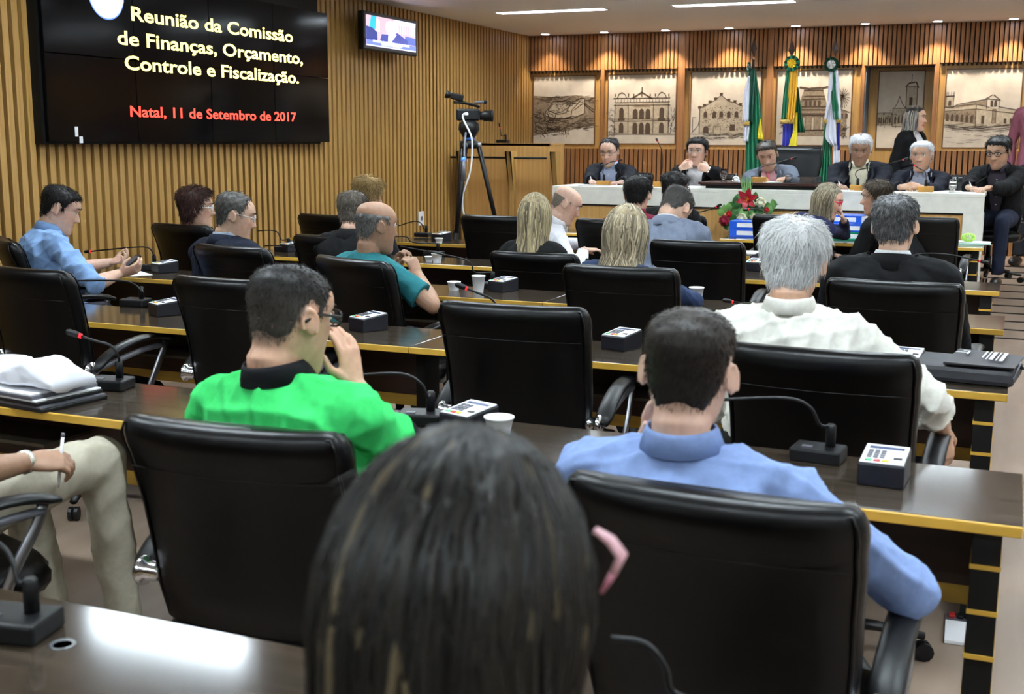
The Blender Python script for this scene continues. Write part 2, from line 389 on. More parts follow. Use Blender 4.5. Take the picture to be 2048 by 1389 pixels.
# ---- dais and ramp
dais = struct('floor_dais', MB().box((XL, 10.25, 0), (-.2, YB, DAIS_Z)).box((-.2, 12.25, 0), (XR, YB, DAIS_Z)), FLOORM)
rm = MB(); S_R = .12; y1 = 9.5+DAIS_Z/S_R
rm.add([(-.2, 9.5, 0), (1.3, 9.5, 0), (1.3, y1, DAIS_Z), (-.2, y1, DAIS_Z), (-.2, y1, 0), (1.3, y1, 0)], [(0, 1, 2, 3), (0, 3, 4), (1, 5, 2), (0, 4, 5, 1), (3, 2, 5, 4)])
ramp = struct('floor_ramp', rm, FLOORM)
for k in range(11):
    y = 9.71+k*.257; z = (y-9.5)*S_R
    M = Matrix.Translation((0, y, z)) @ Matrix.Rotation(math.atan(S_R), 4, 'X')
    MB().box((-.19, -.012, 0), (1.28, .012, .004), M).build('grip_strip', BLACKP, ramp)
# ---- ceiling fixtures
tro = empty('ceiling_troffer', (0, 0, ZC), 0, '', 'ceiling light')
L, Wd = TL, TW
fr = MB().box((-L/2-.02, -Wd/2-.02, -.004), (L/2+.02, -Wd/2, 0)).box((-L/2-.02, Wd/2, -.004), (L/2+.02, Wd/2+.02, 0)).box((-L/2-.02, -Wd/2, -.004), (-L/2, Wd/2, 0)).box((L/2, -Wd/2, -.004), (L/2+.02, Wd/2, 0))
fr.build('frame', WHITE, tro)
MB().box((-L/2, -Wd/2, .03), (L/2, Wd/2, .045)).build('housing', WHITE, tro)
for s in (-1, 1): MB().box((-L/2+.01, s*.036-.024, .014), (L/2-.01, s*.036+.024, .020)).build('lamp_tube', LAMP, tro)
lv = MB()
for k in range(24):
    x = -L/2+(k+.5)*L/24; lv.box((x-.0012, -Wd/2, .002), (x+.0012, Wd/2, .006))
lv.box((-L/2, -.003, .002), (L/2, .003, .006)); lv.build('louver', mat('louver_white', (.85, .86, .9), .5), tro)
used = [False]
oo = {0: 'at the slatted side wall', 1: 'second from the slatted side wall', 2: 'above the right half of the desks', 3: 'over the right aisle', 4: 'farthest from the slatted wall'}
yy = {0: 'behind the photographer', 1: 'over the nearest desk rows', 2: 'over the middle desk rows', 3: 'over the front desk rows', 4: 'over the rostrum'}
for j, y in enumerate(TY):
    for i, x in enumerate(TX):
        place(tro, used, (x, y, ZC), 0, 'linear ceiling light %s, %s' % (yy[j], oo[i]), 'linear ceiling lights')
dl = empty('ceiling_downlight', (0, 0, ZC), 0, '', 'downlight')
MB().lathe([(.062, 0), (.062, -.008), (.045, -.008), (.045, 0)], n=20).build('trim_ring', WHITE, dl, smooth=False)
MB().lathe([(.044, -.001), (.044, -.005), (.02, -.007)], n=16).build('lens', LAMPW, dl)
used = [False]; dn = ['in the corner over the star fort drawing', 'between the star fort and opera house drawings', 'right of the opera house drawing', 'over the battlement building drawing', 'over the middle flag', 'left of the recessed door', 'over the recessed door edge', 'over the market building drawing', 'right of the market drawing, at the frame edge', 'farther right along the wall', 'farthest right along the wall']
for i in range(11):
    x = -5.17+.718*i
    o = place(dl, used, (x, 13.22, ZC), 0, 'small round ceiling downlight ' + dn[i], 'wall-washing downlights')
    ld = bpy.data.lights.new('downlight_lamp', 'SPOT'); ld.energy = SPOT_W; ld.spot_size = R(84); ld.spot_blend = .55; ld.shadow_soft_size = .03; ld.color = (1, .86, .70)
    lo = bpy.data.objects.new('downlight_lamp', ld); COL.objects.link(lo); lo.parent = o; lo.location = (0, 0, -.03); lo.rotation_euler = (R(9), 0, 0)
# ================================================================== VIDEO WALL, TV
Xv = -5.36
g0, g1 = onX(99, 284, Xv), onX(660, 285, Xv); gtop = onX(655, 27, Xv).z
vy0, vy1, vz0 = g0.y, g1.y, g1.z
vw = empty('video_wall', (XL+.05, (vy0+vy1)/2, vz0), 0, 'large black video wall showing yellow and red lettering', 'screen')
vo = vw.location
scr = mat('screen_black', (.002, .002, .0025), .12, spec=.12)
MB().box((XL+.046, vy0-.02, vz0-.012), (Xv-.03, vy1-.10, ZC-.04)).build('mount_frame', BLACKP, vw, off=vo)
ncol, nrow = 4, 2; ph = (gtop-vz0)/nrow; pw = (vy1-vy0)/ncol
for i in range(ncol):
    for j in range(nrow):
        MB().box((Xv-.04, vy0+i*pw+.002, vz0+j*ph+.002), (Xv, vy0+(i+1)*pw-.002, vz0+(j+1)*ph-.002)).build('display_panel', scr, vw, bevel=.003, off=vo)
def wall_text(s, pl, pr, m, root, X, name, zs=None):
    a, b = onX(*pl, X), onX(*pr, X); wdt = b.y-a.y
    me = text_mesh(s, wdt, zs, .02)
    o = obj(name, me, m, root); o.rotation_euler = (0, 0, R(90)); o.location = Vector((X, a.y, (a.z+b.z)/2)) - root.location
    return o
YT = mat('yellow_lettering', (1, .88, .24), .5, emit=1.15); RT = mat('red_lettering', (1, .05, .03), .5, emit=1.1)
for s, pl, pr, m, zs in (('Reunião da Comissão', (263, 40), (586, 85), YT, .125), ('de Finanças, Orçamento,', (235, 86), (606, 130), YT, .125), ('Controle e Fiscalização.', (250, 137), (598, 168), YT, .125), ('Natal, 11 de Setembro de 2017', (261, 233), (593, 243), RT, .098)):
    wall_text(s, pl, pr, m, vw, Xv+.002, 'lettering', zs)
cy = onX(212, -14, Xv)
pts = [(math.cos(t)*.155, math.sin(t)*.155) for t in np.linspace(0, 2*math.pi, 28, endpoint=False)]
MB().prism(pts, .001, (Xv+.0015, cy.y, cy.z), (0, 1, 0), (0, 0, 1), (1, 0, 0)).build('round_emblem', mat('emblem_white', (.9, .93, 1), .5, emit=1.2), vw, off=vo)
pts = [(p[0]*1.06, p[1]*1.06) for p in pts]
MB().prism(pts, .0006, (Xv+.0008, cy.y, cy.z), (0, 1, 0), (0, 0, 1), (1, 0, 0)).build('emblem_ring', mat('emblem_blue', (.1, .2, .7), .5, emit=.8), vw, off=vo)
q = onX(157, 270, Xv)
MB().box((Xv-.001, q.y-.03, q.z-.01), (Xv+.004, q.y-.005, q.z+.05)).box((Xv-.001, q.y+.005, q.z-.05), (Xv+.006, q.y+.03, q.z-.01)).build('sensor_sticker', WHITE, vw, off=vo)
# wall television
Xt = -5.27
a, b = onX(735, 37, Xt), onX(829, 103, Xt)
ty0, ty1, tz0, tz1 = onX(728, 70, Xt).y, onX(834, 70, Xt).y, onX(785, 106, Xt).z, onX(785, 32, Xt).z
tv = empty('wall_television', (XL+.05, (ty0+ty1)/2, tz0), 0, 'small wall television showing a white-haired man speaking', 'television'); vo = tv.location
MB().box((Xt-.06, ty0, tz0), (Xt, ty1, tz1)).build('casing', PLAST, tv, bevel=.008, off=vo)
MB().box((XL+.046, (ty0+ty1)/2-.12, (tz0+tz1)/2-.1), (Xt-.06, (ty0+ty1)/2+.12, (tz0+tz1)/2+.1)).build('wall_bracket', BLACKP, tv, off=vo)
sy0, sy1, sz0, sz1 = ty0+.035, ty1-.035, tz0+.035, tz1-.03
def em(n, c, e=1.0): return mat('tv_'+n, c, .5, emit=e)
def tvpoly(name, pts, m, lay): MB().prism([(sy0+(sy1-sy0)*p[0], sz0+(sz1-sz0)*p[1]) for p in pts], .0006, (Xt+.0005+lay*.0007, 0, 0), (0, 1, 0), (0, 0, 1), (1, 0, 0)).build(name, m, tv, off=vo)
tvpoly('screen_picture', [(0, 0), (1, 0), (1, 1), (0, 1)], em('wood', (.50, .30, .36)), 0)
tvpoly('picture_window', [(.55, 1), (1, 1), (1, .86), (.78, .82), (.57, .84)], em('win', (.75, .75, 1)), 1)
for k in range(8): tvpoly('picture_slat', [(.62+k*.05, .55), (.64+k*.05, .55), (.64+k*.05, .8), (.62+k*.05, .8)], em('slat', (.72, .5, .55)), 1)
tvpoly('picture_flag', [(.06, .6), (.18, .56), (.2, 1), (.1, 1)], em('teal', (.02, .32, .5)), 1)
tvpoly('picture_flag_white', [(.18, .52), (.26, .5), (.26, .86), (.2, .93)], em('w', (.8, .85, 1)), 1)
tvpoly('picture_chair', [(.76, .22), (1, .22), (1, .48), (.78, .5)], em('chair', (.06, .09, .3)), 1)
tvpoly('picture_neighbour', [(0, .2), (.22, .2), (.21, .48), (.12, .6), (0, .64)], em('nei', (.02, .03, .16)), 2)
tvpoly('picture_suit', [(.26, .2), (.84, .2), (.82, .36), (.72, .46), (.6, .58), (.44, .46), (.3, .44)], em('suit', (.035, .045, .22)), 2)
tvpoly('picture_shirt', [(.42, .2), (.48, .2), (.6, .5), (.5, .5), (.43, .44)], em('shirt', (.65, .7, 1)), 3)
tvpoly('picture_face', [(.42, .46), (.5, .42), (.56, .5), (.62, .6), (.6, .82), (.4, .82), (.38, .64)], em('face', (.85, .55, .55)), 4)
tvpoly('picture_hair', [(.38, .72), (.4, .86), (.47, .92), (.56, .92), (.62, .84), (.63, .66), (.585, .6), (.57, .74), (.48, .8), (.41, .78)], em('hair', (.9, .88, .95)), 5)
tvpoly('caption_bar', [(0, .04), (1, .04), (1, .2), (0, .2)], em('bar', (.10, .14, .62)), 5)
tvpoly('caption_rule', [(0, 0), (1, 0), (1, .04), (0, .04)], em('rule', (.5, .55, .9)), 5)
CT = em('txt', (.95, .95, 1))
for s, y, w0, w1 in (('REUNIÃO DA COMISSÃO DE FINANÇAS, ORÇAMENTO,', .135, .12, .86), ('CONTROLE E FISCALIZAÇÃO', .065, .29, .7), ('AO VIVO', .78, .86, .94)):
    me = text_mesh(s, (sy1-sy0)*(w1-w0), None, .02); o = obj('caption_text', me, CT, tv); o.rotation_euler = (0, 0, R(90)); o.location = Vector((Xt+.006, sy0+(sy1-sy0)*w0, sz0+(sz1-sz0)*y))-vo
# wall outlet
q = onX(842, 437, XL+.05)
ot = empty('wall_outlet', (XL+.045, q.y, q.z), 0, 'white rectangular outlet plate on the slatted wall beside the tripod', 'outlet')
MB().box((0, -.055, -.07), (.012, .055, .07)).build('cover_plate', WHITE, ot, bevel=.003); MB().box((.012, -.02, -.02), (.015, .02, .02)).build('socket', GPLAST, ot)
# ================================================================== CHAIRS
def supers(cx, cy, z, a, b, n=24, e=2.6, tilt=0):
    out = []
    for k in range(n):
        t = 2*math.pi*k/n; c, s = math.cos(t), math.sin(t)
        out.append((cx+a*math.copysign(abs(c)**(2/e), c), cy+b*math.copysign(abs(s)**(2/e), s), z))
    return out
def make_chair(label, top=.99, ribs=False, wide=.255):
    t = empty('office_chair', (0, 0, 0), 0, label, 'chair')
    # backrest: padded shell, rounded roll at the top
    prof = [(.47, .205, .030, .05), (.50, .23, .040, .042), (.58, .242, .042, .03), (.68, .248, .042, .02), (.78, .25, .042, .0), (.86, wide, .043, -.02), (.90, wide, .046, -.033), (.93, wide+.003, .05, -.043), (.955, wide+.001, .048, -.052), (.975, wide-.006, .038, -.058), (.988, wide-.02, .022, -.062), (.99, wide-.04, .008, -.064)]
    k = (top-.47)/.52
    rings = []
    for z, a, b, dy in prof:
        rg = supers(0, 0, .47+(z-.47)*k, a, b, 32, 3.6)
        rings.append([(x, y-.235+dy-.035*(1-(x/.25)**2)*1.0+.03, zz) for x, y, zz in rg])
    bk = MB().loft(rings).build('backrest', LEATHER, t, smooth=True)
    # piping along the front and rear edge of the pad
    for sgn in (1, -1):
        pts = []
        for s in (-1, 1):
            seg = [(s*(a-.012), -.235+dy+sgn*(b*.72)+.028, .47+(z-.47)*k) for z, a, b, dy in prof[:-2]]
            pts += seg if s < 0 else seg[::-1]
        MB().tube(pts, .0035, 6).build('piping', LEATHER, bk, smooth=True)
    z = .47+(.875-.47)*k
    MB().tube([(x, -.235-.026-.042-.035*(1-(x/.25)**2)+.03, z) for x in np.linspace(-.235, .235, 9)], .0015, 5).build('seam', LEATHER, bk, smooth=True)
    if ribs:
        for kx in range(9):
            x = -.2+kx*.05
            MB().tube([(x, -.235+dy+b-.035*(1-(x/.25)**2)+.03, .47+(zz-.47)*k) for zz, a, b, dy in prof[1:-1]], .009, 6).build('rib', LEATHER, bk, smooth=True)
    # seat
    rings = [[(x, y+.01+.02*(abs(y) > .2)*(y > 0)*-1, zz) for x, y, zz in supers(0, 0, z, a, b, 28, 4)] for z, a, b in ((.405, .2, .2), (.415, .235, .235), (.44, .25, .25), (.47, .252, .252), (.488, .24, .24), (.495, .2, .2))]
    MB().loft(rings).build('seat', LEATHER, t, smooth=True)
    # arms: chrome pivot, curved pad and front strut on both sides
    for s in (-1, 1):
        x = s*.285
        arm = MB().tube(bez([(x, -.20, .60), (x, -.12, .655), (x, 0, .69), (x, .12, .695), (x, .21, .675)], 12), [.02]+[.03]*11+[.018], 10, flat=.45).build('armrest', PLAST, t, smooth=True)
        MB().tube(bez([(x, .17, .675), (x, .15, .62), (x, .09, .52), (s*.26, .06, .43), (s*.17, .05, .40)], 12), .016, 8, flat=.6).build('arm_strut', STEEL, arm, smooth=True)
        MB().tube(bez([(x, -.20, .60), (x, -.08, .625), (x, .06, .65), (x, .17, .655)], 8), .012, 8).build('arm_rail', GPLAST, arm, smooth=True)
        My = Matrix.Rotation(R(90), 3, 'Y')
        MB().lathe([(.02, -.035), (.024, -.02), (.024, .0), (.034, .004), (.036, .012), (.03, .02), (.012, .022)], (s*.265, -.2, .60), 16, My if s > 0 else Matrix.Rotation(R(-90), 3, 'Y')).build('pivot', CHROME, arm, smooth=True)
    # column and star base
    MB().lathe([(.03, .1), (.03, .25), (.02, .25), (.02, .37), (.09, .375), (.10, .405)], n=16).build('gas_column', PLAST, t, smooth=True)
    b0 = None
    for kx in range(5):
        an = 2*math.pi*kx/5+.3; d = Vector((math.cos(an), math.sin(an), 0))
        lg = MB().tube([d*.02+Vector((0, 0, .11)), d*.15+Vector((0, 0, .1)), d*.29+Vector((0, 0, .075))], [.028, .022, .016], 8, flat=.7).build('base_leg', PLAST, t, smooth=True)
        sd = Vector((-d.y, d.x, 0)); cw = MB()
        for q in (-1, 1):
            c = d*.29+sd*q*.012+Vector((0, 0, .028)); ax = Matrix((d, Vector((0, 0, 1)), sd)).transposed()
            cw.lathe([(.012, -.008), (.028, -.007), (.028, .007), (.012, .008)], c, 12, ax)
        cw.build('caster', PLAST, lg, smooth=False)
    return t
chA = make_chair('black padded leather office chair'); uA = [False]
G_CH = 'black office chairs at the desk rows'
def chair(px, row, back, rot, label, zs=1.0, X=None):
    # px: middle of the top edge of the backrest; back: distance of that edge behind the desk edge
    Y = rowY(row)-back; p = onY(*px, Y)
    cr, sr = math.cos(R(rot)), math.sin(R(rot)); ox, oy = 0, -.285
    x = p.x-(cr*ox-sr*oy); y = Y-(sr*ox+cr*oy)
    o = place(chA, uA, (x, y, 0), R(rot), label, G_CH, (1, 1, p.z/.99))
    return o
chair((452, 848), 'B', .56, 4, 'black leather office chair occupied by the man in the green polo shirt')
chair((1412, 978), 'B', .62, -3, 'black leather office chair nearest the right, under the dark-haired man in blue shirt')
chair((40, 535), 'C', .33, -8, 'empty black office chair by the left frame edge, behind the folded white jacket')
chair((452, 556), 'C', .22, -2, 'empty black office chair straight behind the head of the man in green')
chair((1020, 608), 'C', .38, 2, 'empty black office chair in the middle, between paper cups and blue-shirted man')
chair((1638, 697), 'C', .68, -2, 'black office chair occupied by the white-haired man in white shirt')
chair((8, 478), 'D', .47, -38, 'black office chair behind the man in light blue short sleeves, at left edge')
chair((455, 491), 'D', .36, -12, 'black office chair under the balding man in navy suit')
chair((697, 516), 'D', .60, -22, 'black office chair occupied by the bald man in teal shirt')
chair((1237, 532), 'D', .43, 0, 'black office chair under the blonde woman in navy top')
chair((1787, 561), 'D', .50, -2, 'black office chair under the grey-haired man in black suit')
chair((358, 448), 'E', .54, -10, 'black office chair under the curly dark-haired woman by the slatted wall')
chair((655, 471), 'E', .62, -6, 'black office chair behind the bald man in teal, under the man with thinning grey hair')
chair((1065, 505), 'E', .60, 0, 'black office chair under the blonde woman in sleeveless black top')
chair((1392, 481), 'E', .42, 0, 'black office chair occupied by the man in pale grey suit')
chair((650, 429), 'F', .62, -8, 'black office chair farthest left in front rows, under the curly blond person')
chair((985, 431), 'F', .35, -4, 'black office chair left of the two blonde women, beside the tripod')
chair((1222, 438), 'F', .35, 0, 'black office chair under the man in maroon shirt')
chair((1345, 430), 'G', .45, 0, 'black office chair under the black-haired person in glasses before the rostrum')
chair((1575, 430), 'G', .52, 2, 'black office chair beside the blue binders, under the woman with red glasses')
chair((1842, 434), 'G', .40, -4, 'black office chair before the rostrum end, under the smiling dark-haired woman')
o = place(chA, uA, (-2.42, 2.02, 0), R(-20), 'black office chair under the man in khaki trousers at lower left', G_CH)
o = place(chA, uA, (-.47, .58, 0), R(3), 'black office chair under the dark-haired woman nearest the camera', G_CH)
# ================================================================== DESKS
def inlay_leg(par, x, y0, y1, side):
    lg = MB().box((x-.028, y0, 0), (x+.028, y1, DESK_Z-.03)).build('leg_panel', BLACKP, par)
    for k in range(7):
        z = DESK_Z-.103-k*.097
        if z < .03: break
        MB().box((x-.030, y0-.003, z-.005), (x+.030, y1-.02, z+.005)).build('inlay', YEL, lg)
def desk(row, x0, x1, label, d=DESK_D, right=True, y=None, lend=True):
    Y = rowY(row) if y is None else y
    t = empty('desk', ((x0+x1)/2, Y, 0), 0, label, 'desk', 'long desk units in rows'); vo = t.location
    def B(name, lo, hi, m, par=None, bevel=0): return MB().box(lo, hi).build(name, m, par or t, bevel=bevel, off=vo)
    B('tabletop', (x0+.001, Y+.006, DESK_Z-.026), (x1-.001, Y+d, DESK_Z), DESKTOP, bevel=.002)
    B('edge_band', (x0+.001, Y-.004, DESK_Z-.023), (x1-.001, Y+.006, DESK_Z-.0005), YEL, bevel=.002)
    for xe, end in ((x0+.065, lend), (x1-.065, right)):
        if not end:
            B('joint_leg', (xe-.02, Y+d-.2, 0), (xe+.02, Y+d-.08, DESK_Z-.026), BLACKP); continue
        lg = B('leg_panel', (xe-.028, Y+.03, 0), (xe+.028, Y+d-.03, DESK_Z-.026), BLACKP)
        for k in range(7):
            z = DESK_Z-.103-k*.097
            B('inlay', (xe-.030, Y+.027, z-.005), (xe+.030, Y+d-.06, z+.005), YEL, lg)
    B('modesty_panel', (x0+.095, Y+d-.06, .485), (x1-.095, Y+d-.04, DESK_Z-.026), BROWNP)
    B('modesty_band', (x0+.095, Y+d-.062, .44), (x1-.095, Y+d-.038, .485), YEL)
    B('cable_shelf', (x0+.6, Y+.16, .59), (x1-.6, Y+d-.06, .60), mat('shelf_board', (.10, .08, .055), .4))
    return t
rn = {'A': 'nearest row', 'B': 'second row', 'C': 'third row', 'D': 'fourth row', 'E': 'fifth row'}
for r_ in 'ABCDE':
    y = 1.0 if r_ == 'A' else None
    e = .06 if r_ == 'B' else (.02 if r_ in 'AC' else (-.007 if r_ == 'D' else -.043))
    desk(r_, -2.02, e, 'dark desk with ochre edge, %s, unit at the right aisle' % rn[r_], y=y, lend=False)
    desk(r_, -4.02, -2.02, 'dark desk with ochre edge, %s, middle unit' % rn[r_], y=y, lend=False, right=False)
    desk(r_, -5.22, -4.02, 'dark desk with ochre edge, %s, short unit at the slatted wall' % rn[r_], y=y, right=False)
desk('F', -5.22, -3.6, 'dark desk with ochre edge before the tripod, at the slatted wall')
desk('F', -3.6, -1.6, 'dark desk with ochre edge between the two blonde women and the rostrum')
desk('G', -2.12, -.19, 'dark desk with ochre edge right before the rostrum, carrying the binders')
desk('G', -3.55, -2.55, 'short dark desk left of the flower arrangement before the rostrum', y=9.25)
# ================================================================== DESK DEVICES
def mic(base, row, neck, label, wood=False, Y=None, Z=DESK_Z, rot=0, dy=-.06, hide_head=False):
    # base: pixel of the base centre on the desk; neck: pixels from socket to head
    p = onZ(*base, Z)
    if Y is not None: p = onY(*base, Y); p.z = Z
    t = empty('gooseneck_microphone', p, 0, label, 'microphone', 'rostrum microphones' if wood else 'desk microphones')
    Mr = Matrix.Rotation(R(rot), 4, 'Z')
    if wood:
        MB().box((-.06, -.04, 0), (.06, .04, .045), Mr).build('base', mat('honey_block', (.55, .27, .05), .35, noise=.3, nscale=(10, 60, 60)), t, bevel=.004); hz = .045
    else:
        b = MB().box((-.06, -.045, 0), (.06, .045, .034), Mr).build('base', PLAST, t, bevel=.006); hz = .034
        MB().box((-.035, -.03, .034), (-.01, -.012, .037), Mr).build('talk_button', GPLAST, b)
    sk = Mr @ Vector((.025, .01, 0)) if not wood else Vector((0, 0, 0))
    MB().lathe([(.012, hz), (.012, hz+.05), (.008, hz+.055)], sk, 12).build('socket', PLAST, t, smooth=True)
    pts = [sk+Vector((0, 0, hz+.05))]; m = len(neck)
    for i, q in enumerate(neck): pts.append(onY(*q, p.y+dy*(i+1)/m)-p)
    cv = bez(pts, 20)
    MB().tube(cv, .0042, 7).build('gooseneck', PLAST, t, smooth=True)
    if not hide_head:
        d = (cv[-1]-cv[-2]).normalized(); e = cv[-1]
        MB().tube([e, e+d*.008], .0078, 10).build('red_ring', RED, t, smooth=True)
        MB().tube([e+d*.008, e+d*.012, e+d*.04, e+d*.048], [.0075, .010, .010, .005], 10).build('capsule', PLAST, t, smooth=True)
    return t
mic((222, 778), 'B', [(237, 715), (222, 692), (190, 682), (163, 673)], 'gooseneck microphone with red ring beside the folded white jacket', rot=12)
mic((842, 848), 'B', [(855, 795), (842, 768), (800, 748), (690, 752)], 'gooseneck microphone in front of the man in green', hide_head=True, rot=15)
mic((1636, 920), 'B', [(1640, 850), (1620, 815), (1570, 797), (1440, 800)], 'gooseneck microphone in front of the dark-haired man in blue shirt', hide_head=True, rot=-5)
mic((30, 1268), 'A', [(36, 1165), (26, 1125), (0, 1090), (-60, 1060)], 'gooseneck microphone on the nearest desk at lower left', rot=12, dy=.02)
mic((1372, 1540), 'A', [(1345, 1385), (1330, 1335), (1290, 1288), (1222, 1277)], 'gooseneck microphone hidden behind the head of the nearest woman', dy=-.02, hide_head=True)
mic((272, 612), 'C', [(285, 585), (270, 570), (240, 562), (140, 562)], 'gooseneck microphone bending left below the man in light blue', hide_head=True, rot=8)
mic((1020, 700), 'C', [(1005, 630), (985, 600), (960, 588), (935, 578)], 'gooseneck microphone standing in front of the empty middle chair')
mic((300, 541), 'D', [(307, 510), (297, 496), (265, 495), (182, 503)], 'gooseneck microphone with red ring pointing at the man in light blue', rot=5)
mic((975, 578), 'D', [(950, 545), (940, 525), (905, 513), (800, 493)], 'gooseneck microphone arching towards the bald man in teal', rot=5, hide_head=True)
mic((1570, 622), 'D', [(1560, 600), (1525, 612), (1490, 608), (1466, 604)], 'gooseneck microphone lying low beside the ear of the white-haired man', dy=-.1)
mic((1165, 548), 'D', [(1165, 530), (1155, 522), (1145, 521), (1132, 520)], 'gooseneck microphone between the two blonde women')
mic((612, 512), 'E', [(604, 505), (588, 494), (565, 491), (530, 492)], 'gooseneck microphone right of the navy-suited man with glasses', rot=5, hide_head=True)
mic((868, 513), 'E', [(826, 485), (815, 475), (800, 473), (780, 474)], 'gooseneck microphone behind the clasped hands of the man in teal', hide_head=True)
mic((1850, 567), 'E', [(1822, 517), (1845, 508), (1900, 510), (1958, 522)], 'gooseneck microphone with red ring reaching past the desk end at right')
mic((846, 474), 'F', [(848, 458), (842, 447), (828, 443), (797, 452)], 'gooseneck microphone right below the wall outlet', rot=5, hide_head=True)
mic((1380, 502), 'F', [(1385, 425), (1400, 424), (1420, 419), (1432, 414)], 'gooseneck microphone pointing right above the pale grey suit')
mic((570, 503), 'E', [(563, 480), (556, 466), (543, 461), (515, 462)], 'gooseneck microphone behind the glasses of the navy-suited man', hide_head=True)
mic((1530, 477), 'G', [(1545, 440), (1530, 425), (1515, 418), (1498, 419)], 'gooseneck microphone in front of the flower arrangement')
# voting terminals
vt = empty('voting_terminal', (0, 0, 0), 0, '', 'terminal')
w_, d_ = .05, .062
bd = MB(); bd.add([(-w_, -d_, 0), (w_, -d_, 0), (w_, d_, 0), (-w_, d_, 0), (-w_, -d_, .052), (w_, -d_, .052), (w_, d_, .066), (-w_, d_, .066)], [(3,2,1,0),(4,5,6,7),(0,1,5,4),(1,2,6,5),(2,3,7,6),(3,0,4,7)])
bd.build('housing', mat('navy_black_plastic', (.005, .005, .010), .4), vt, bevel=.004)
Mt = Matrix.Translation((0, 0, .059)) @ Matrix.Rotation(math.atan2(.014, .124), 4, 'X')
fp = MB().box((-.047, -.059, 0), (.047, .059, .003), Mt).build('faceplate', mat('face_white', (.78, .8, .86), .4), vt, bevel=.001)
MB().box((-.038, .03, .003), (.038, .044, .004), Mt).build('display', mat('lcd', (.05, .07, .16), .2), fp)
kb = MB()
for i in range(3):
    for j in range(4): kb.box((-.036+i*.014, -.03+j*.013, .003), (-.026+i*.014, -.021+j*.013, .0055), Mt)
kb.build('keypad', GPLAST, fp)
for i, c in enumerate(((.1, .5, .2), (.7, .05, .05), (.75, .55, .05))): MB().box((-.036+i*.018, -.052, .003), (-.022+i*.018, -.042, .006), Mt).build('colour_key', mat('key%d' % i, c, .4), fp)
MB().box((.022, -.03, .003), (.04, -.02, .005), Mt).build('card_slot', PLAST, fp)
uV = [False]
for px, rot, lb in (((938, 862), -18, 'beside the white cup in front of the man in green'), ((1767, 962), -2, 'nearest the right, in front of the dark-haired man in blue'), ((737, 660), -25, 'behind the raised hand of the man in green'), ((1243, 697), -15, 'between the empty middle chair and the dark-haired man in blue'), ((1812, 740), -4, 'beside the black document bag'), ((333, 630), -28, 'beside the microphone under the man in light blue'), ((1006, 582), -18, 'beside the two cups left of the navy-clad blonde woman'), ((330, 545), -26, 'on the desk of the man in light blue'), ((1512, 541), -6, 'right of the pale grey suit, behind the white-haired man'), ((883, 482), -18, 'on the desk under the wall outlet'), ((583, 503), -24, 'right of the navy-suited man with glasses'), ((1893, 489), -2, 'beside the papers at the end of the front desk')):
    p = onZ(*px, DESK_Z); place(vt, uV, (p.x, p.y, DESK_Z), R(rot), 'voting terminal ' + lb, 'desk voting terminals')
# cups
CUPM = mat('cup_white', (.88, .88, .9), .35)
def cup(px, h, label, s=1):
    p = onZ(*px, DESK_Z); t = empty('plastic_cup', (p.x, p.y, DESK_Z), 0, label, 'cup', 'disposable cups'); r = .034*s
    MB().lathe([(r*.72, 0), (r*.72, .002), (r, h), (r*1.06, h), (r*1.06, h-.004), (r*.96, h-.006), (r*.68, .004), (.004, .004)], n=20).build('cup_wall', CUPM, t, smooth=True)
cup((957, 585), .085, 'tall white disposable cup beside the voting terminal of the teal man'); cup((908, 581), .045, 'short white disposable cup right of the elbow of the teal man')
cup((874, 526), .06, 'tall white cup at the clasped hands of the teal man'); cup((858, 524), .035, 'short white cup at the clasped hands of the teal man', .8)
cup((878, 487), .04, 'small white cup on the far desk under the wall outlet', .9); cup((998, 875), .055, 'white disposable cup above the nearest woman\'s hair', 1.1); cup((1392, 611), .085, 'tall white disposable cup at the elbow of the navy-clad blonde woman')
# ================================================================== ROSTRUM
RY, RD = 10.0, .62
q0, q1 = onY(1105, 372, RY), onY(1970, 388, RY); RZ = (q0.z+q1.z)/2; rx0, rx1 = q0.x, q1.x
ro = empty('rostrum_desk', ((rx0+rx1)/2, RY, 0), 0, 'long cream stone and oak rostrum desk in front of the officials', 'rostrum'); vo = ro.location
fas = .155
def RB(n, lo, hi, m, bev=.004, par=None): return MB().box(lo, hi).build(n, m, par or ro, bevel=bev, off=vo)
RB('stone_top', (rx0, RY, RZ-.03), (rx1, RY+RD, RZ), STONE); RB('stone_fascia', (rx0, RY, RZ-fas), (rx1, RY+.03, RZ-.03), STONE, .002)
for x in (rx0, rx1-.15): RB('stone_leg', (x, RY, 0), (x+.15, RY+.25, RZ-fas), STONE, .002)
npn = 4; xs = np.linspace(rx0+.15, rx1-.15, npn+1)
for i in range(npn): RB('oak_panel', (xs[i]+.002, RY+.02, .03), (xs[i+1]-.002, RY+.04, RZ-fas), OAK2, .002)
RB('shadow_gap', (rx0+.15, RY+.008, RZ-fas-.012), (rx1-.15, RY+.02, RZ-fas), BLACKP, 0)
a, b = onY(1395, 366, RY+.04), onY(1640, 372, RY+.04)
tr = empty('dark_wood_riser', ((a.x+b.x)/2, RY+.3, RZ), 0, 'low dark wood riser on the rostrum before the presiding official', 'riser')
z1 = (a.z+b.z)/2+.012
MB().box((a.x, RY+.06, z1-.022), (b.x, RY+.6, z1)).build('riser_top', mat('mahogany', (.035, .009, .006), .25), tr, bevel=.003, off=tr.location)
MB().box((a.x+.06, RY+.09, RZ), (b.x-.06, RY+.58, z1-.022)).build('riser_plinth', BLACKP, tr, off=tr.location)
ZR = z1
def rmic(px, Z, neck, label, Y=None): mic(px, 'G', neck, label, wood=True, Y=Y or RY+.22, Z=Z, dy=.1)
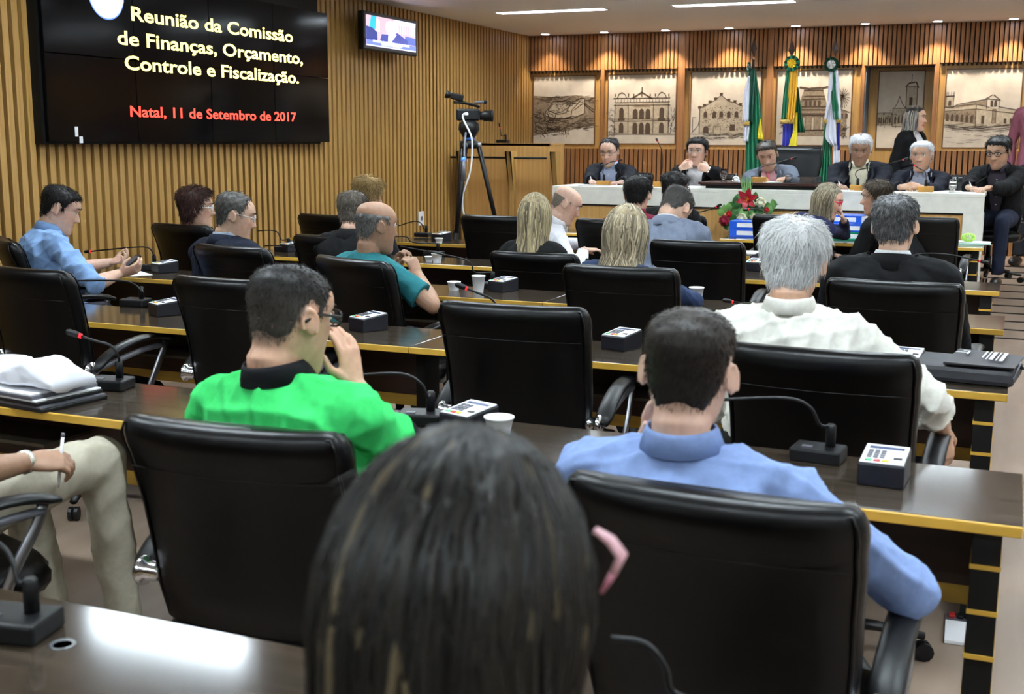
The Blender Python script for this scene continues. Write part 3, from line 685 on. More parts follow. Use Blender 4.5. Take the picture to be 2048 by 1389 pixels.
rmic((1208, 370), RZ, [(1206, 345), (1209, 332), (1220, 325), (1234, 322)], 'rostrum microphone on wooden block before the leftmost official')
rmic((1322, 369), RZ, [(1325, 330), (1324, 305), (1320, 292), (1316, 284)], 'tall rostrum microphone on wooden block between the two leftmost officials')
rmic((1519, 366), ZR, [(1517, 345), (1522, 335), (1550, 327), (1582, 318)], 'rostrum microphone on wooden block before the presiding official in grey')
rmic((1715, 379), RZ, [(1711, 350), (1718, 340), (1755, 333), (1805, 320)], 'rostrum microphone with a long arched neck before the white-haired writing official')
rmic((1851, 383), RZ, [(1852, 350), (1850, 343), (1840, 338), (1830, 332)], 'rostrum microphone on wooden block before the white-haired man with clasped hands')
def tumbler(px, Z, label, water):
    p = onY(*px, RY+.16); t = empty('water_glass', (p.x, p.y, Z), 0, label, 'glass', 'drinking glasses on the rostrum')
    MB().lathe([(.026, 0), (.027, .006), (.012, .012), (.014, .02), (.03, .035), (.034, .07), (.031, .11), (.0285, .11), (.031, .07), (.027, .038), (.004, .03)], n=20).build('glass_bowl', GLASS, t, smooth=True)
    if water: MB().lathe([(.003, .031), (.0255, .039), (.0295, .06), (.003, .06)], n=16).build('water', mat('water', (.9, .95, 1), 0, trans=1), t, smooth=True)
tumbler((1447, 364), ZR, 'stemmed water glass on the dark riser left of the presiding official', True)
tumbler((1905, 384), RZ, 'stemmed water glass beside the clasped hands at the rostrum right end', True)
p = onY(1472, 365, RY+.2); t = empty('desk_bell', (p.x, p.y, ZR), 0, 'small silver desk bell on the dark riser', 'bell')
MB().lathe([(.045, 0), (.045, .006), (.036, .008), (.036, .02), (.03, .036), (.018, .048), (.004, .052)], n=20).build('bell_dome', CHROME, t, smooth=True); MB().lathe([(.006, .05), (.008, .058), (.009, .064), (.003, .07)], n=10).build('bell_button', STEEL, t, smooth=True)
p = onY(1606, 366, RY+.2); t = empty('acrylic_tray', (p.x, p.y, ZR), R(-3), 'clear acrylic document box on the dark riser', 'box')
MB().box((-.13, -.09, 0), (.13, .09, .006)).build('tray_floor', ACRYL, t); 
for lo, hi in (((-.13, -.09, .006), (.13, -.085, .05)), ((-.13, .085, .006), (.13, .09, .05)), ((-.13, -.085, .006), (-.125, .085, .05)), ((.125, -.085, .006), (.13, .085, .05))): MB().box(lo, hi).build('tray_wall', ACRYL, t)
MB().box((-.13, -.09, .05), (.13, .09, .055)).build('tray_lid', ACRYL, t)
def sheet(name, px, Y, Z, w, d, rot, label, n=1, m=None):
    p = onY(*px, Y) if Y else onZ(*px, Z); t = empty(name, (p.x, p.y, Z), R(rot), label, 'papers')
    r_ = random.Random(len(label))
    for k in range(n): MB().box((-w/2, -d/2, k*.003), (w/2, d/2, k*.003+.002), Matrix.Rotation(R(r_.uniform(-6, 6)), 4, 'Z')).build('sheet', m or PAPER, t)
sheet('paper_sheets', (1190, 369), RY+.2, RZ, .28, .2, 8, 'white papers under the hands of the leftmost official', 3)
sheet('paper_sheets', (1247, 370), RY+.2, RZ, .24, .18, -12, 'white papers right of the leftmost official\'s microphone', 2)
sheet('paper_sheets', (1545, 367), RY+.25, ZR, .16, .14, 4, 'white note under the hands of the presiding official', 2)
sheet('paper_sheets', (1683, 380), RY+.2, RZ, .2, .16, 10, 'white paper under the pen of the white-haired official', 2)
sheet('paper_sheets', (1928, 385), RY+.2, RZ, .18, .14, -5, 'white paper beside the water glass at the rostrum right end', 2)
# lectern
PY = 11.3
a, b = onY(925, 286, PY), onY(1100, 286, PY); lx0, lx1, lz = a.x, b.x, a.z
le = empty('lectern', ((lx0+lx1)/2, PY, DAIS_Z), 0, 'wide oak lectern with flared fins and dark rail before the corner', 'lectern'); vo = le.location
def LB(n, lo, hi, m=OAK2, bev=.003): return MB().box(lo, hi).build(n, m, le, bevel=bev, off=vo)
LB('body_panel', (lx0, PY, DAIS_Z), (lx1, PY+.03, lz)); LB('desk_board', (lx0, PY, lz-.03), (lx1, PY+.42, lz))
LB('side_panel', (lx0, PY+.03, DAIS_Z), (lx0+.03, PY+.4, lz-.03)); LB('side_panel', (lx1-.03, PY+.03, DAIS_Z), (lx1, PY+.4, lz-.03))
fz = onY(1020, 303, PY-.2).z; rzl = onY(1000, 316, PY-.17).z
def fin(px, w=.05):
    x = onY(px, 320, PY-.12).x
    MB().prism([(0, DAIS_Z), (-.06, DAIS_Z), (-.07, 1.0), (-.15, fz), (-.19, fz), (0, fz)], w, (x-w/2, PY, 0), (0, 1, 0), (0, 0, 1), (1, 0, 0)).build('fin', FRAME, le, bevel=.003, off=vo)
for px in (922, 1019, 1108): fin(px)
x0r, x1r = onY(898, 316, PY-.1).x, onY(1090, 316, PY-.1).x
MB().tube([(max(x0r, XL+.06), PY-.06, rzl), (x1r, PY-.06, rzl)], .011, 10).build('front_rail', BLACKP, le, smooth=True, off=vo)
p = onY(1006, 284, PY+.2)
mic((1006, 284), 'G', [(1003, 272), (1001, 262), (1000, 256)], 'thin microphone standing on the oak lectern', Y=PY+.2, Z=lz, dy=0)
# ================================================================== CAMCORDER ON TRIPOD
TYC = 8.75
p0 = onY(938, 290, TYC)
tp = empty('camera_tripod', (p0.x, TYC, 0), 0, 'black three-legged camera tripod standing before the lectern', 'tripod'); vo = tp.location
ZT = p0.z
def leg(dx, dy, top=(0, 0, 0)):
    a = Vector((p0.x, TYC, ZT))+Vector(top); b = Vector((p0.x+dx, TYC+dy, .02)); d = b-a; nrm = d.normalized()
    l = MB().tube([a, a+d*.5], [.02, .018], 10).build('leg', PLAST, tp, smooth=True, off=vo)
    MB().tube([a+d*.48, a+d*.52], .028, 10).build('leg_clamp', PLAST, l, off=vo); MB().tube([a+d*.5, b], [.013, .012], 8).build('lower_tube', GPLAST if dy < 0 else PLAST, l, smooth=True, off=vo)
    MB().tube([b-nrm*.03, b], [.014, .02], 8).build('foot', PLAST, l, off=vo); MB().ball(a, .026, 10, 6).build('hinge', STEEL, l, smooth=True, off=vo)
leg(-.26, .18, (-.07, .03, 0)); leg(.36, .2, (.07, .03, 0)); leg(-.04, -.36, (0, -.06, 0))
MB().lathe([(.07, -.03), (.075, 0), (.075, .03), (.045, .035)], (0, 0, ZT), 18).build('bowl_head', PLAST, tp, smooth=True)
MB().lathe([(.046, .035), (.046, .06)], (0, 0, ZT), 18).build('blue_collar', mat('tripod_blue', (.02, .09, .35), .4), tp, smooth=True)
MB().lathe([(.05, .06), (.085, .12), (.08, .17), (.05, .19)], (0, 0, ZT), 18).build('fluid_head', PLAST, tp, smooth=True)
MB().tube(bez([(0, -.05, ZT+.12), (.02, -.12, ZT+.02), (.05, -.2, ZT-.14), (.055, -.22, ZT-.22)], 8), .009, 8).build('pan_bar', GPLAST, tp, smooth=True)
MB().tube([(.055, -.215, ZT-.12), (.06, -.23, ZT-.28)], .017, 10).build('pan_grip', GPLAST, tp, smooth=True)
MB().tube([(.05, -.208, ZT-.10), (.0545, -.214, ZT-.125)], .019, 10).build('grip_ring', mat('tripod_blue2', (.05, .2, .8), .4, emit=.4), tp, smooth=True)
vc = empty('video_camera', (p0.x, TYC, ZT+.19), R(-62), 'black video camera with raised eyepiece mounted on the tripod', 'camera')
vc.scale = (.72,)*3
MB().box((-.055, -.14, 0), (.055, .12, .13)).build('camera_body', PLAST, vc, bevel=.02)
MB().lathe([(.045, 0), (.05, .05), (.06, .06), (.06, .13), (.065, .13), (.065, .16), (.05, .16), (.045, .12)], (0, .11, .055), 20, Matrix.Rotation(R(-90), 3, 'X')).build('lens_barrel', PLAST, vc, smooth=True)
MB().tube(bez([(0, -.17, .2), (0, -.08, .2), (0, .06, .17), (0, .12, .15)], 8), .02, 8, flat=.8).build('carry_handle', PLAST, vc, smooth=True)
MB().box((-.035, -.25, .19), (.035, -.11, .26), Matrix.Rotation(R(-12), 4, 'X')).build('viewfinder', PLAST, vc, bevel=.012)
MB().lathe([(.03, 0), (.042, .03), (.045, .06), (.03, .06)], (0, -.20, .275), 16, Matrix.Rotation(R(75), 3, 'X')).build('eyecup', PLAST, vc, smooth=True)
MB().tube([(.03, .06, .2), (.03, .17, .205)], .016, 10).build('shotgun_microphone', GPLAST, vc, smooth=True); MB().ball((.03, .18, .206), .024, 10, 8).build('wind_foam', PLAST, vc, smooth=True)
MB().box((.056, -.06, .06), (.058, -.01, .085)).build('label_plate', WHITE, vc)
cb = [onY(x, y, TYC-.1) for x, y in ((935, 226), (926, 230), (928, 242), (938, 262), (944, 280), (944, 310), (940, 345), (927, 385), (925, 412), (930, 440))]
t = empty('white_cable', cb[0], 0, 'white cable hanging from the video camera down the tripod', 'cable'); MB().tube(bez(cb, 40), .0075, 7).build('cable_run', WHITE, t, smooth=True, off=t.location)
# ================================================================== FLAGS
FY = 12.3
GREEN = mat('flag_green', (.01, .17, .075), .55, noise=.25, nscale=(8, 8, 3)); DGREEN = mat('flag_dark_green', (.006, .06, .035), .55)
FWHITE = mat('flag_white', (.72, .72, .8), .55); FYEL = mat('flag_yellow', (.72, .38, .02), .5); FLEM = mat('flag_lemon', (.75, .6, .03), .5); FBLUE = mat('flag_blue', (.025, .03, .33), .55)
SPEAR = mat('spear_wood', (.05, .022, .015), .4)
def cloth(name, par, quad, m, Y, folds=4, amp=.02, th=.004, vo=None, n=26, rows=14):
    # quad: pixel outline rows [(xl, xr, y), ...] interpolated from top to bottom
    mb = MB(); rings = []
    ys = [q[2] for q in quad]
    for i in range(rows+1):
        y = ys[0]+(ys[-1]-ys[0])*i/rows
        xl = np.interp(y, ys, [q[0] for q in quad]); xr = np.interp(y, ys, [q[1] for q in quad])
        row = []
        for k in range(n+1):
            u = k/n; ph = 2*math.pi*folds*u
            p = onY(xl+(xr-xl)*u, y, Y); row.append(p+Vector((0, amp*math.sin(ph)*(0.4+.6*i/rows)+.004*math.sin(9*u+i*.9), 0)))
        rings.append(row)
    vs = [p for r_ in rings for p in r_]; fs = [(i*(n+1)+k, i*(n+1)+k+1, (i+1)*(n+1)+k+1, (i+1)*(n+1)+k) for i in range(rows) for k in range(n)]
    mb.add(vs, fs); o = mb.build(name, m, par, smooth=True, off=vo)
    s = o.modifiers.new('thick', 'SOLIDIFY'); s.thickness = th
    return o
def rosette(par, px, r, cols, Y, vo, face=0):
    c = onY(*px, Y-.05)-vo; n = 16
    rt = MB().lathe([(r*.3, .012), (r*.3, -.01)], (0, 0, 0), 14, Matrix.Rotation(R(90), 3, 'X')).build('rosette', cols[2], par, smooth=True); rt.location = c; rt.rotation_euler = (0, 0, face)
    for k in range(n):
        a0, a1 = 2*math.pi*k/n, 2*math.pi*(k+1)/n; am = (a0+a1)/2
        mb = MB(); mb.add([(0, -.006, 0), (r*math.cos(a0), 0, r*math.sin(a0)), (r*1.03*math.cos(am), -.022, r*1.03*math.sin(am)), (r*math.cos(a1), 0, r*math.sin(a1))], [(0, 1, 2), (0, 2, 3)])
        mb.build('rosette_pleat', cols[k % 2], rt, recalc=False)
    for k in range(10):
        a0, a1 = 2*math.pi*k/10, 2*math.pi*(k+1)/10; q = r*.6
        mb = MB(); mb.add([(0, -.02, 0), (q*math.cos(a0), -.012, q*math.sin(a0)), (q*math.cos((a0+a1)/2), -.03, q*math.sin((a0+a1)/2)), (q*math.cos(a1), -.012, q*math.sin(a1))], [(0, 1, 2), (0, 2, 3)])
        mb.build('rosette_inner_pleat', cols[2] if k % 2 else cols[3], rt, recalc=False)
def flag(tip, base_px, label):
    a = onY(*tip, FY); b = onY(*base_px, FY); b.z = DAIS_Z
    t = empty('flag_on_pole', (b.x, FY, DAIS_Z), 0, label, 'flag', 'flags behind the presiding official'); vo = t.location
    d = (a-b).normalized(); e = a-d*.20
    MB().tube([b+Vector((0, 0, .02)), e], .014, 10).build('pole', SPEAR, t, smooth=True, off=vo)
    MB().ball(e-d*.0, .022, 12, 8).build('pole_knob', mat('brass_knob', (.45, .25, .12), .3, metal=.7), t, smooth=True, off=vo)
    MB().add([e+d*.02, e+d*.09+Vector((.035, 0, 0)), e+d*.09+Vector((0, -.012, 0)), e+d*.09+Vector((-.035, 0, 0)), e+d*.09+Vector((0, .012, 0)), a], [(0, 1, 2), (0, 2, 3), (0, 3, 4), (0, 4, 1), (5, 2, 1), (5, 3, 2), (5, 4, 3), (5, 1, 4)]).build('spearhead', SPEAR, t, off=vo)
    MB().lathe([(.17, 0), (.17, .02), (.05, .035), (.03, .07)], n=24).build('stand', SPEAR, t, smooth=True)
    return t, vo
t, vo = flag((1508, 76), (1502, 420), 'leftmost flag on a pole, dark green and white with a yellow wedge')
cloth('green_field', t, [(1501, 1511, 140), (1496, 1520, 200), (1492, 1523, 270), (1490, 1528, 345), (1492, 1532, 420)], GREEN, FY-.03, 4, .03, vo=vo)
cloth('dark_green_fold', t, [(1498, 1512, 138), (1493, 1508, 200), (1492, 1506, 245)], DGREEN, FY-.06, 2, .015, vo=vo)
cloth('white_sash', t, [(1497, 1500, 152), (1487, 1499, 190), (1485, 1497, 245)], FWHITE, FY-.08, 2, .015, vo=vo)
cloth('sash_fringe', t, [(1485, 1499, 243), (1485, 1499, 251)], GOLD, FY-.085, 6, .01, vo=vo, rows=2)
cloth('white_tail', t, [(1488, 1499, 251), (1487, 1496, 283)], FWHITE, FY-.06, 2, .02, vo=vo)
cloth('yellow_wedge', t, [(1520, 1521, 238), (1516, 1524, 262), (1515, 1527, 279)], FLEM, FY-.075, 1, .01, vo=vo)
rosette(t, (1500, 134), .05, (DGREEN, DGREEN, FWHITE, GREEN), FY, vo, R(-60))
t, vo = flag((1584, 78), (1580, 420), 'middle flag on a pole, green and gold sash under a bright rosette')
cloth('green_field', t, [(1590, 1597, 175), (1590, 1604, 230), (1590, 1610, 265)], GREEN, FY+.03, 3, .03, vo=vo)
cloth('blue_disc_fold', t, [(1566, 1590, 245), (1564, 1590, 300), (1566, 1592, 420)], FBLUE, FY-.01, 3, .02, vo=vo)
cloth('lemon_fold', t, [(1588, 1595, 225), (1586, 1595, 265), (1578, 1594, 286), (1574, 1594, 330), (1578, 1596, 420)], FLEM, FY-.04, 1, .01, vo=vo)
cloth('green_sash', t, [(1573, 1581, 140), (1566, 1577, 195), (1562, 1574, 242)], GREEN, FY-.08, 2, .012, vo=vo)
cloth('gold_sash', t, [(1580, 1596, 140), (1576, 1593, 195), (1572, 1588, 242)], FYEL, FY-.09, 3, .014, vo=vo)
cloth('sash_fringe', t, [(1561, 1588, 239), (1560, 1588, 248)], GOLD, FY-.10, 9, .01, vo=vo, rows=2)
rosette(t, (1584, 127), .075, (mat('ros_teal', (.02, .33, .2), .5), DGREEN, FYEL, FLEM), FY-.06, vo)
t, vo = flag((1672, 76), (1655, 420), 'rightmost flag on a pole, white and green with a pale rosette')
cloth('green_field', t, [(1650, 1656, 235), (1645, 1660, 290), (1635, 1662, 360), (1634, 1664, 420)], GREEN, FY-.02, 4, .03, vo=vo)
cloth('white_field', t, [(1662, 1668, 200), (1654, 1672, 245), (1650, 1673, 275), (1664, 1674, 292)], FWHITE, FY-.07, 2, .02, vo=vo)
cloth('blue_fold', t, [(1674, 1680, 245), (1673, 1680, 300)], FBLUE, FY-.03, 1, .01, vo=vo)
cloth('white_blue_fold', t, [(1668, 1680, 288), (1666, 1680, 340), (1664, 1680, 420)], FWHITE, FY-.025, 2, .02, vo=vo)
cloth('green_sash', t, [(1663, 1671, 142), (1663, 1676, 200), (1668, 1678, 240)], GREEN, FY-.09, 2, .012, vo=vo)
cloth('white_sash', t, [(1670, 1676, 140), (1673, 1680, 200), (1677, 1682, 240)], FWHITE, FY-.095, 1, .01, vo=vo)
cloth('grey_sash', t, [(1659, 1669, 144), (1654, 1661, 200), (1648, 1652, 242)], FWHITE, FY-.085, 1, .012, vo=vo)
cloth('sash_fringe', t, [(1646, 1653, 239), (1646, 1653, 247)], GOLD, FY-.1, 3, .008, vo=vo, rows=2); cloth('sash_fringe', t, [(1674, 1683, 239), (1674, 1683, 246)], GOLD, FY-.1, 3, .008, vo=vo, rows=2)
rosette(t, (1663, 129), .07, (DGREEN, DGREEN, FWHITE, mat('ros_grey', (.5, .48, .42), .6)), FY-.06, vo)
# ================================================================== FLOWERS
p = onY(1490, 470, 9.82); p.z = .70
pd = empty('plant_stand', (p.x, p.y, 0), 0, 'slim dark pedestal under the flower arrangement', 'stand')
MB().lathe([(.15, 0), (.15, .02), (.03, .04), (.03, .66), (.13, .68), (.13, .70)], n=20).build('pedestal', SPEAR, pd, smooth=False)
fa = empty('flower_arrangement', p, 0, 'flower arrangement of red lilies and white roses before the rostrum', 'flowers')
LEAF = mat('leaf_green', (.05, .2, .045), .45, noise=.4, nscale=(20, 20, 20)); LEAF2 = mat('leaf_light', (.16, .36, .09), .45); LILY = mat('lily_red', (.42, .008, .02), .4, noise=.3, nscale=(60, 60, 60)); ROSE = mat('rose_cream', (.82, .8, .55), .5); REDR = mat('rose_red', (.55, .01, .015), .45); CARN = mat('carnation', (.33, .01, .04), .6)
MB().lathe([(.09, 0), (.11, .03), (.12, .09), (.1, .1)], n=18).build('bowl', DGREEN, fa, smooth=True)
MB().ball((0, 0, .13), (.12, .09, .07), 14, 8).build('foam', mat('foam_green', (.02, .07, .02), .8), fa, smooth=True)
rf = random.Random(8)
def leafm(name, base, d, l, w, m, up=Vector((0, -1, 0))):
    d = Vector(d).normalized(); s = d.cross(up); s = s.normalized() if s.length > .1 else Vector((1, 0, 0)); nn = s.cross(d); base = Vector(base)
    L, Rr, M_ = [], [], []
    for i in range(7):
        u = i/6; ww = w*math.sin(math.pi*min(.98, u*.94+.04))**.8; c = base+d*l*u+nn*(.12*l*math.sin(u*math.pi)); L.append(c-s*ww+nn*.15*ww); Rr.append(c+s*ww+nn*.15*ww); M_.append(c)
    vs = L+M_+Rr; fs = []
    for i in range(6): fs += [(i, i+1, 8+i, 7+i), (7+i, 8+i, 15+i, 14+i)]
    return MB().add(vs, fs).build(name, m, fa, smooth=True, recalc=False)
def fp_(x, y, dy=0): return onY(x, y, p.y+dy)-p
def stem(to): MB().tube(bez([(0, 0, .1), Vector(to)*.5+Vector((0, .01, .07)), to], 6), .004, 6).build('stem', LEAF, fa, smooth=True)
def lily(c, r, az=0):
    c = Vector(c); stem(c+Vector((0, .02, -.01)))
    for k in range(6):
        an = k*math.pi/3+az; leafm('lily_petal', c+Vector((0, .01*(k % 2), 0)), (math.cos(an), -.45, math.sin(an)), r, r*.26, LILY)
    for k in range(5):
        an = k*1.256; MB().tube([c, c+Vector((.02*math.cos(an), -.05, .02*math.sin(an)))], .0025, 5).build('stamen', FYEL, fa)
def rose(c, r, m):
    c = Vector(c); stem(c+Vector((0, .02, -r*.5)))
    MB().ball(c, (r*.72, r*.72, r*.75), 12, 8).build('rose_heart', m, fa, smooth=True)
    for ring, (nn, rr, ht) in enumerate(((5, .75, .5), (7, .98, .15))):
        for k in range(nn):
            an = 2*math.pi*k/nn+ring*.4; dv = Vector((math.cos(an), -.35+.25*ring, math.sin(an)))
            M3 = dv.to_track_quat('Z', 'Y').to_matrix()
            mb = MB(); g = [[c+dv*(r*rr*(1-.10*((i-1.5)/1.5)**2)-(j/3.)*r*.12)+(M3 @ Vector(((i-1.5)*r*.36, (j-1.5)*r*.34, 0))) for j in range(4)] for i in range(4)]
            mb.add([v for gg in g for v in gg], [(i*4+j, i*4+j+1, i*4+j+5, i*4+j+4) for i in range(3) for j in range(3)]); mb.build('rose_petal', m, fa, smooth=True, recalc=False)
lily(fp_(1495, 398, -.05), .10, .3); 
for x, y, r, m in ((1522, 405, .042, ROSE), (1483, 437, .045, ROSE), (1466, 459, .04, ROSE), (1508, 436, .035, ROSE), (1458, 428, .026, REDR), (1533, 420, .022, REDR), (1497, 419, .012, REDR), (1448, 441, .045, CARN)): rose(fp_(x, y, -.06-.02*rf.random()), r, m)
for k in range(70):
    an = rf.uniform(0, 2*math.pi); l = rf.uniform(.07, .12); rad = rf.uniform(.04, .12)
    b = fp_(1496+rf.uniform(-34, 30), 432+rf.uniform(-34, 34), rf.uniform(-.03, .06)); leafm('leaf', b, (math.cos(an)*.8, rf.uniform(-.6, .1), .3+math.sin(an)), l, l*.3, LEAF if k % 3 else LEAF2)
for x, y, m in ((1437, 428, LEAF2), (1446, 420, LEAF2), (1455, 416, LEAF2), (1545, 424, LEAF2), (1550, 415, LEAF2), (1557, 408, LEAF2), (1540, 418, LEAF2), (1476, 410, LEAF), (1470, 402, LEAF)):
    c = fp_(x, y, -.02); leafm('leaf', c*.9, (rf.uniform(-.4, .4), -.3, 1), .075, .028, m); stem(c)
for k in range(26):
    x = 1490+rf.uniform(-12, 18); b = fp_(1494+rf.uniform(-6, 6), 425); tpt = fp_(x, 352+rf.uniform(-4, 12)); MB().tube([b, (b+tpt)*.5+Vector((0, .01, 0)), tpt], [.004, .0035, .001], 5).build('grass_blade', LEAF2 if k % 2 else LEAF, fa, smooth=True)
# ================================================================== BINDERS AND PAPERS
BB = mat('binder_blue', (.012, .10, .62), .35); BG = mat('binder_green', (.0, .26, .13), .35)
def binder(px, z, m, rot, label, w=.3, d=.26):
    q = onZ(*px, DESK_Z); t = empty('ring_binder', (q.x, q.y, z), R(rot), label, 'binder', 'ring binders on the front desk')
    h = .062
    MB().box((-w/2, -d/2, 0), (w/2, d/2, .003)).box((-w/2, -d/2, h-.003), (w/2, d/2, h)).box((-w/2, -d/2-.003, 0), (w/2, -d/2, h)).build('cover', m, t, bevel=.002)
    MB().box((-w/2+.01, -d/2+.01, .005), (w/2-.01, d/2-.006, h-.008)).build('paper_block', PAPER, t)
    MB().box((-w*.30, -d/2-.0045, .014), (w*.36, -d/2-.003, h-.014)).build('spine_label', PAPER, t)
    MB().box((-w*.2, -d/2+.03, h), (w*.2, -d/2+.07, h+.001)).build('cover_label', PAPER, t)
binder((1500, 472), DESK_Z, BB, 4, 'blue binder at the bottom of the stack beside the flowers'); binder((1502, 472), DESK_Z+.063, BB, 0, 'blue binder at the top of the stack beside the flowers')
binder((1694, 478), DESK_Z, BG, -4, 'green binder under two blue ones between the two talking women'); binder((1692, 478), DESK_Z+.063, BB, 3, 'blue binder lying directly on the green one between the talking women'); binder((1690, 477), DESK_Z+.126, BB, -6, 'topmost blue binder between the two talking women')
sheet('paper_stack', (1938, 488), None, DESK_Z, .30, .2, 3, 'loose white and mint papers at the end of the front desk', 4, mat('mint_paper', (.62, .85, .72), .7)); sheet('paper_sheets', (1946, 485), None, DESK_Z+.012, .24, .15, -4, 'white sheet on top of the mint papers at the front desk end', 2)
q = onZ(1936, 488, DESK_Z); t = empty('lime_ribbon', (q.x, q.y-.0, DESK_Z+.014), 0, 'lime green knotted ribbon lying on the papers at the front desk end', 'ribbon')
LIME = mat('lime', (.45, .75, .12), .6)
for k in range(7):
    an = k*.9; MB().tube([Vector((.05*math.cos(an)*math.cos(s), .03*math.sin(an)*math.cos(s), .034+.028*math.sin(s))) for s in np.linspace(0, 2*math.pi, 14)], .006, 6).build('ribbon_loop', LIME, t, smooth=True)
sheet('paper_sheets', (1487, 505), None, DESK_Z, .2, .2, 5, 'white sheet on the desk behind the pale grey suit', 2); sheet('paper_sheets', (272, 548), None, DESK_Z, .22, .12, -30, 'white note under the hands of the man in light blue', 1)
sheet('paper_sheets', (1178, 495), None, DESK_Z, .25, .2, 10, 'white paper under the hand of the leaning bald man', 2)
# folded white jacket over dark folders on the second row
q = onZ(70, 800, DESK_Z); fo = empty('document_folder', (q.x, q.y, DESK_Z), R(-8), 'dark document folders with pale edges under the folded white jacket', 'folder')
for k in range(3): MB().box((-.19+.01*k, -.11, k*.016), (.17-.02*k, .12, k*.016+.012)).build('folder', PLAST if k < 2 else GPLAST, fo, bevel=.003); MB().box((-.185+.01*k, -.108, k*.016+.012), (.165-.02*k, .118, k*.016+.016)).build('page_block', PAPER if k else GPLAST, fo)
jk = empty('folded_jacket', (q.x, q.y, DESK_Z+.048), R(-8), 'folded white jacket lying on dark folders at the left edge', 'jacket')
mb = MB(); nx, ny = 30, 14; g = []
for i in range(nx+1):
    u = i/nx; row = []
    for k in range(24):
        t_ = 2*math.pi*k/24; hw = .10*(1-.25*u)*(1-.0*u); hh = .034*(1-.35*abs(2*u-1)**3)+.006*math.sin(u*11)
        y = hw*math.copysign(abs(math.cos(t_))**.7, math.cos(t_))+.012*math.sin(5*u+1); z = hh+hh*math.copysign(abs(math.sin(t_))**.8, math.sin(t_))
        z = max(.001, z+(.006*math.sin(3*t_+9*u) if z > hh else 0)+(.014*u if z > hh else 0))
        row.append((-.24+.42*u, y, z))
    g.append(row)
mb.loft(g); mb.build('jacket_bundle', mat('white_cotton', (.78, .79, .86), .8, bump=.15, nscale=(25, 25, 25)), jk, smooth=True)
# document bag at the end of the third row
q = onZ(1935, 757, DESK_Z); bg = empty('document_bag', (q.x, q.y+.01, DESK_Z), R(-6), 'black nylon document bag with white print at the aisle end of a desk', 'bag')
NYL = mat('black_nylon', (.035, .035, .042), .55, noise=.3, nscale=(50, 50, 50), bump=.1)
MB().box((-.17, -.12, 0), (.15, .13, .055)).build('bag_body', NYL, bg, bevel=.016)
MB().add([(-.06, -.125, .058), (.15, -.12, .06), (.155, .12, .06), (-.05, .125, .066), (-.06, -.127, .068), (.15, -.125, .066), (.16, -.13, .02), (.155, .12, .066), (-.05, .125, .074)], [(0, 1, 2, 3), (4, 5, 7, 8), (0, 4, 8, 3), (0, 1, 5, 4), (2, 3, 8, 7), (1, 2, 7, 5)]).build('bag_flap', NYL, bg, bevel=.004)
PW = mat('bag_print', (.8, .8, .82), .6)
pr = MB()
for x, w, k in ((.045, .006, 9), (.072, .012, 11), (.103, .012, 12)):
    for j in range(k): pr.box((x-w/2, .085-j*.0135-.0105, .0765), (x+w/2, .085-j*.0135, .0772))
for x, l in ((.058, .15), (.088, .16)): pr.box((x-.002, .088-l, .0765), (x+.002, .088, .0772))
for y0, l in ((.075, .03), (.045, .035)):
    pr.box((-.01, y0-.035, .0765), (-.004, y0, .0772)); pr.box((-.01-l, y0-.012, .0765), (-.004, y0-.006, .0772)) if y0 < .05 else pr.box((-.01-l*.6, y0-.006, .0765), (-.004, y0, .0772))
pr.build('white_print', PW, bg)
MB().tube([(.148, -.12, .03), (.155, 0, .064), (.15, .12, .03)], .004, 6).build('zip', GPLAST, bg, smooth=True)
MB().tube(bez([(.15, .04, .04), (.22, .05, .03), (.30, .03, .0), (.33, .02, -.08)], 10), .013, 8, flat=.3).build('strap', NYL, bg, smooth=True)
# floor power box and cable grommets
q = onZ(1920, 1262, 0); t = empty('floor_power_box', (q.x, q.y, 0), R(2), 'open white floor power box under the third-row desk end', 'outlet')
MB().box((-.045, -.12, 0), (.045, .05, .012)).build('lid', WHITE, t, bevel=.002); MB().box((-.045, .055, 0), (.045, .12, .01)).build('socket_plate', GPLAST, t, bevel=.002)
for k in range(3): MB().box((-.035+k*.026, .07, .01), (-.017+k*.026, .1, .02)).build('plug', PLAST if k else mat('plug_red', (.5, .02, .02), .4), t, bevel=.002)
q = onZ(125, 1290, DESK_Z); t = empty('cable_grommet', (q.x, q.y, DESK_Z), 0, 'round cable hole with pale rim in the nearest desk', 'grommet')
MB().lathe([(.014, 0), (.019, .002), (.02, 0)], n=20).build('rim', STEEL, t, smooth=True); MB().lathe([(.002, .0004), (.014, .0004)], n=18, cap=True).build('hole', mat('hole_brown', (.04, .01, .006), .8), t)
# extra chairs for the officials
chB = make_chair('', .97, ribs=True); uB = [False]
for (px, Y, lab, z) in (((1257, 322), 11.15, 'black leather chair under the leftmost official', .9), ((1425, 322), 11.15, 'black leather chair under the man adjusting his collar', .9), ((1715, 330), 11.25, 'black leather chair under the white-haired writing official', .88), ((1905, 326), 11.2, 'ribbed black leather chair right of the white-haired man with clasped hands', .92), ((1990, 330), 11.25, 'black chair under the young man writing at the rostrum end', .85)):
    q = onY(*px, Y); place(chB, uB, (q.x, Y-.26, DAIS_Z), R(180), lab, 'black chairs behind the rostrum', (1, 1, z))
chC = make_chair('tall black leather chair of the presiding official in grey', 1.2, wide=.27)
q = onY(1588, 292, 11.3); chC.location = (q.x, 11.02, DAIS_Z); chC.rotation_euler = (0, 0, R(180)); chC.scale = (1, 1, (q.z-DAIS_Z)/1.2)
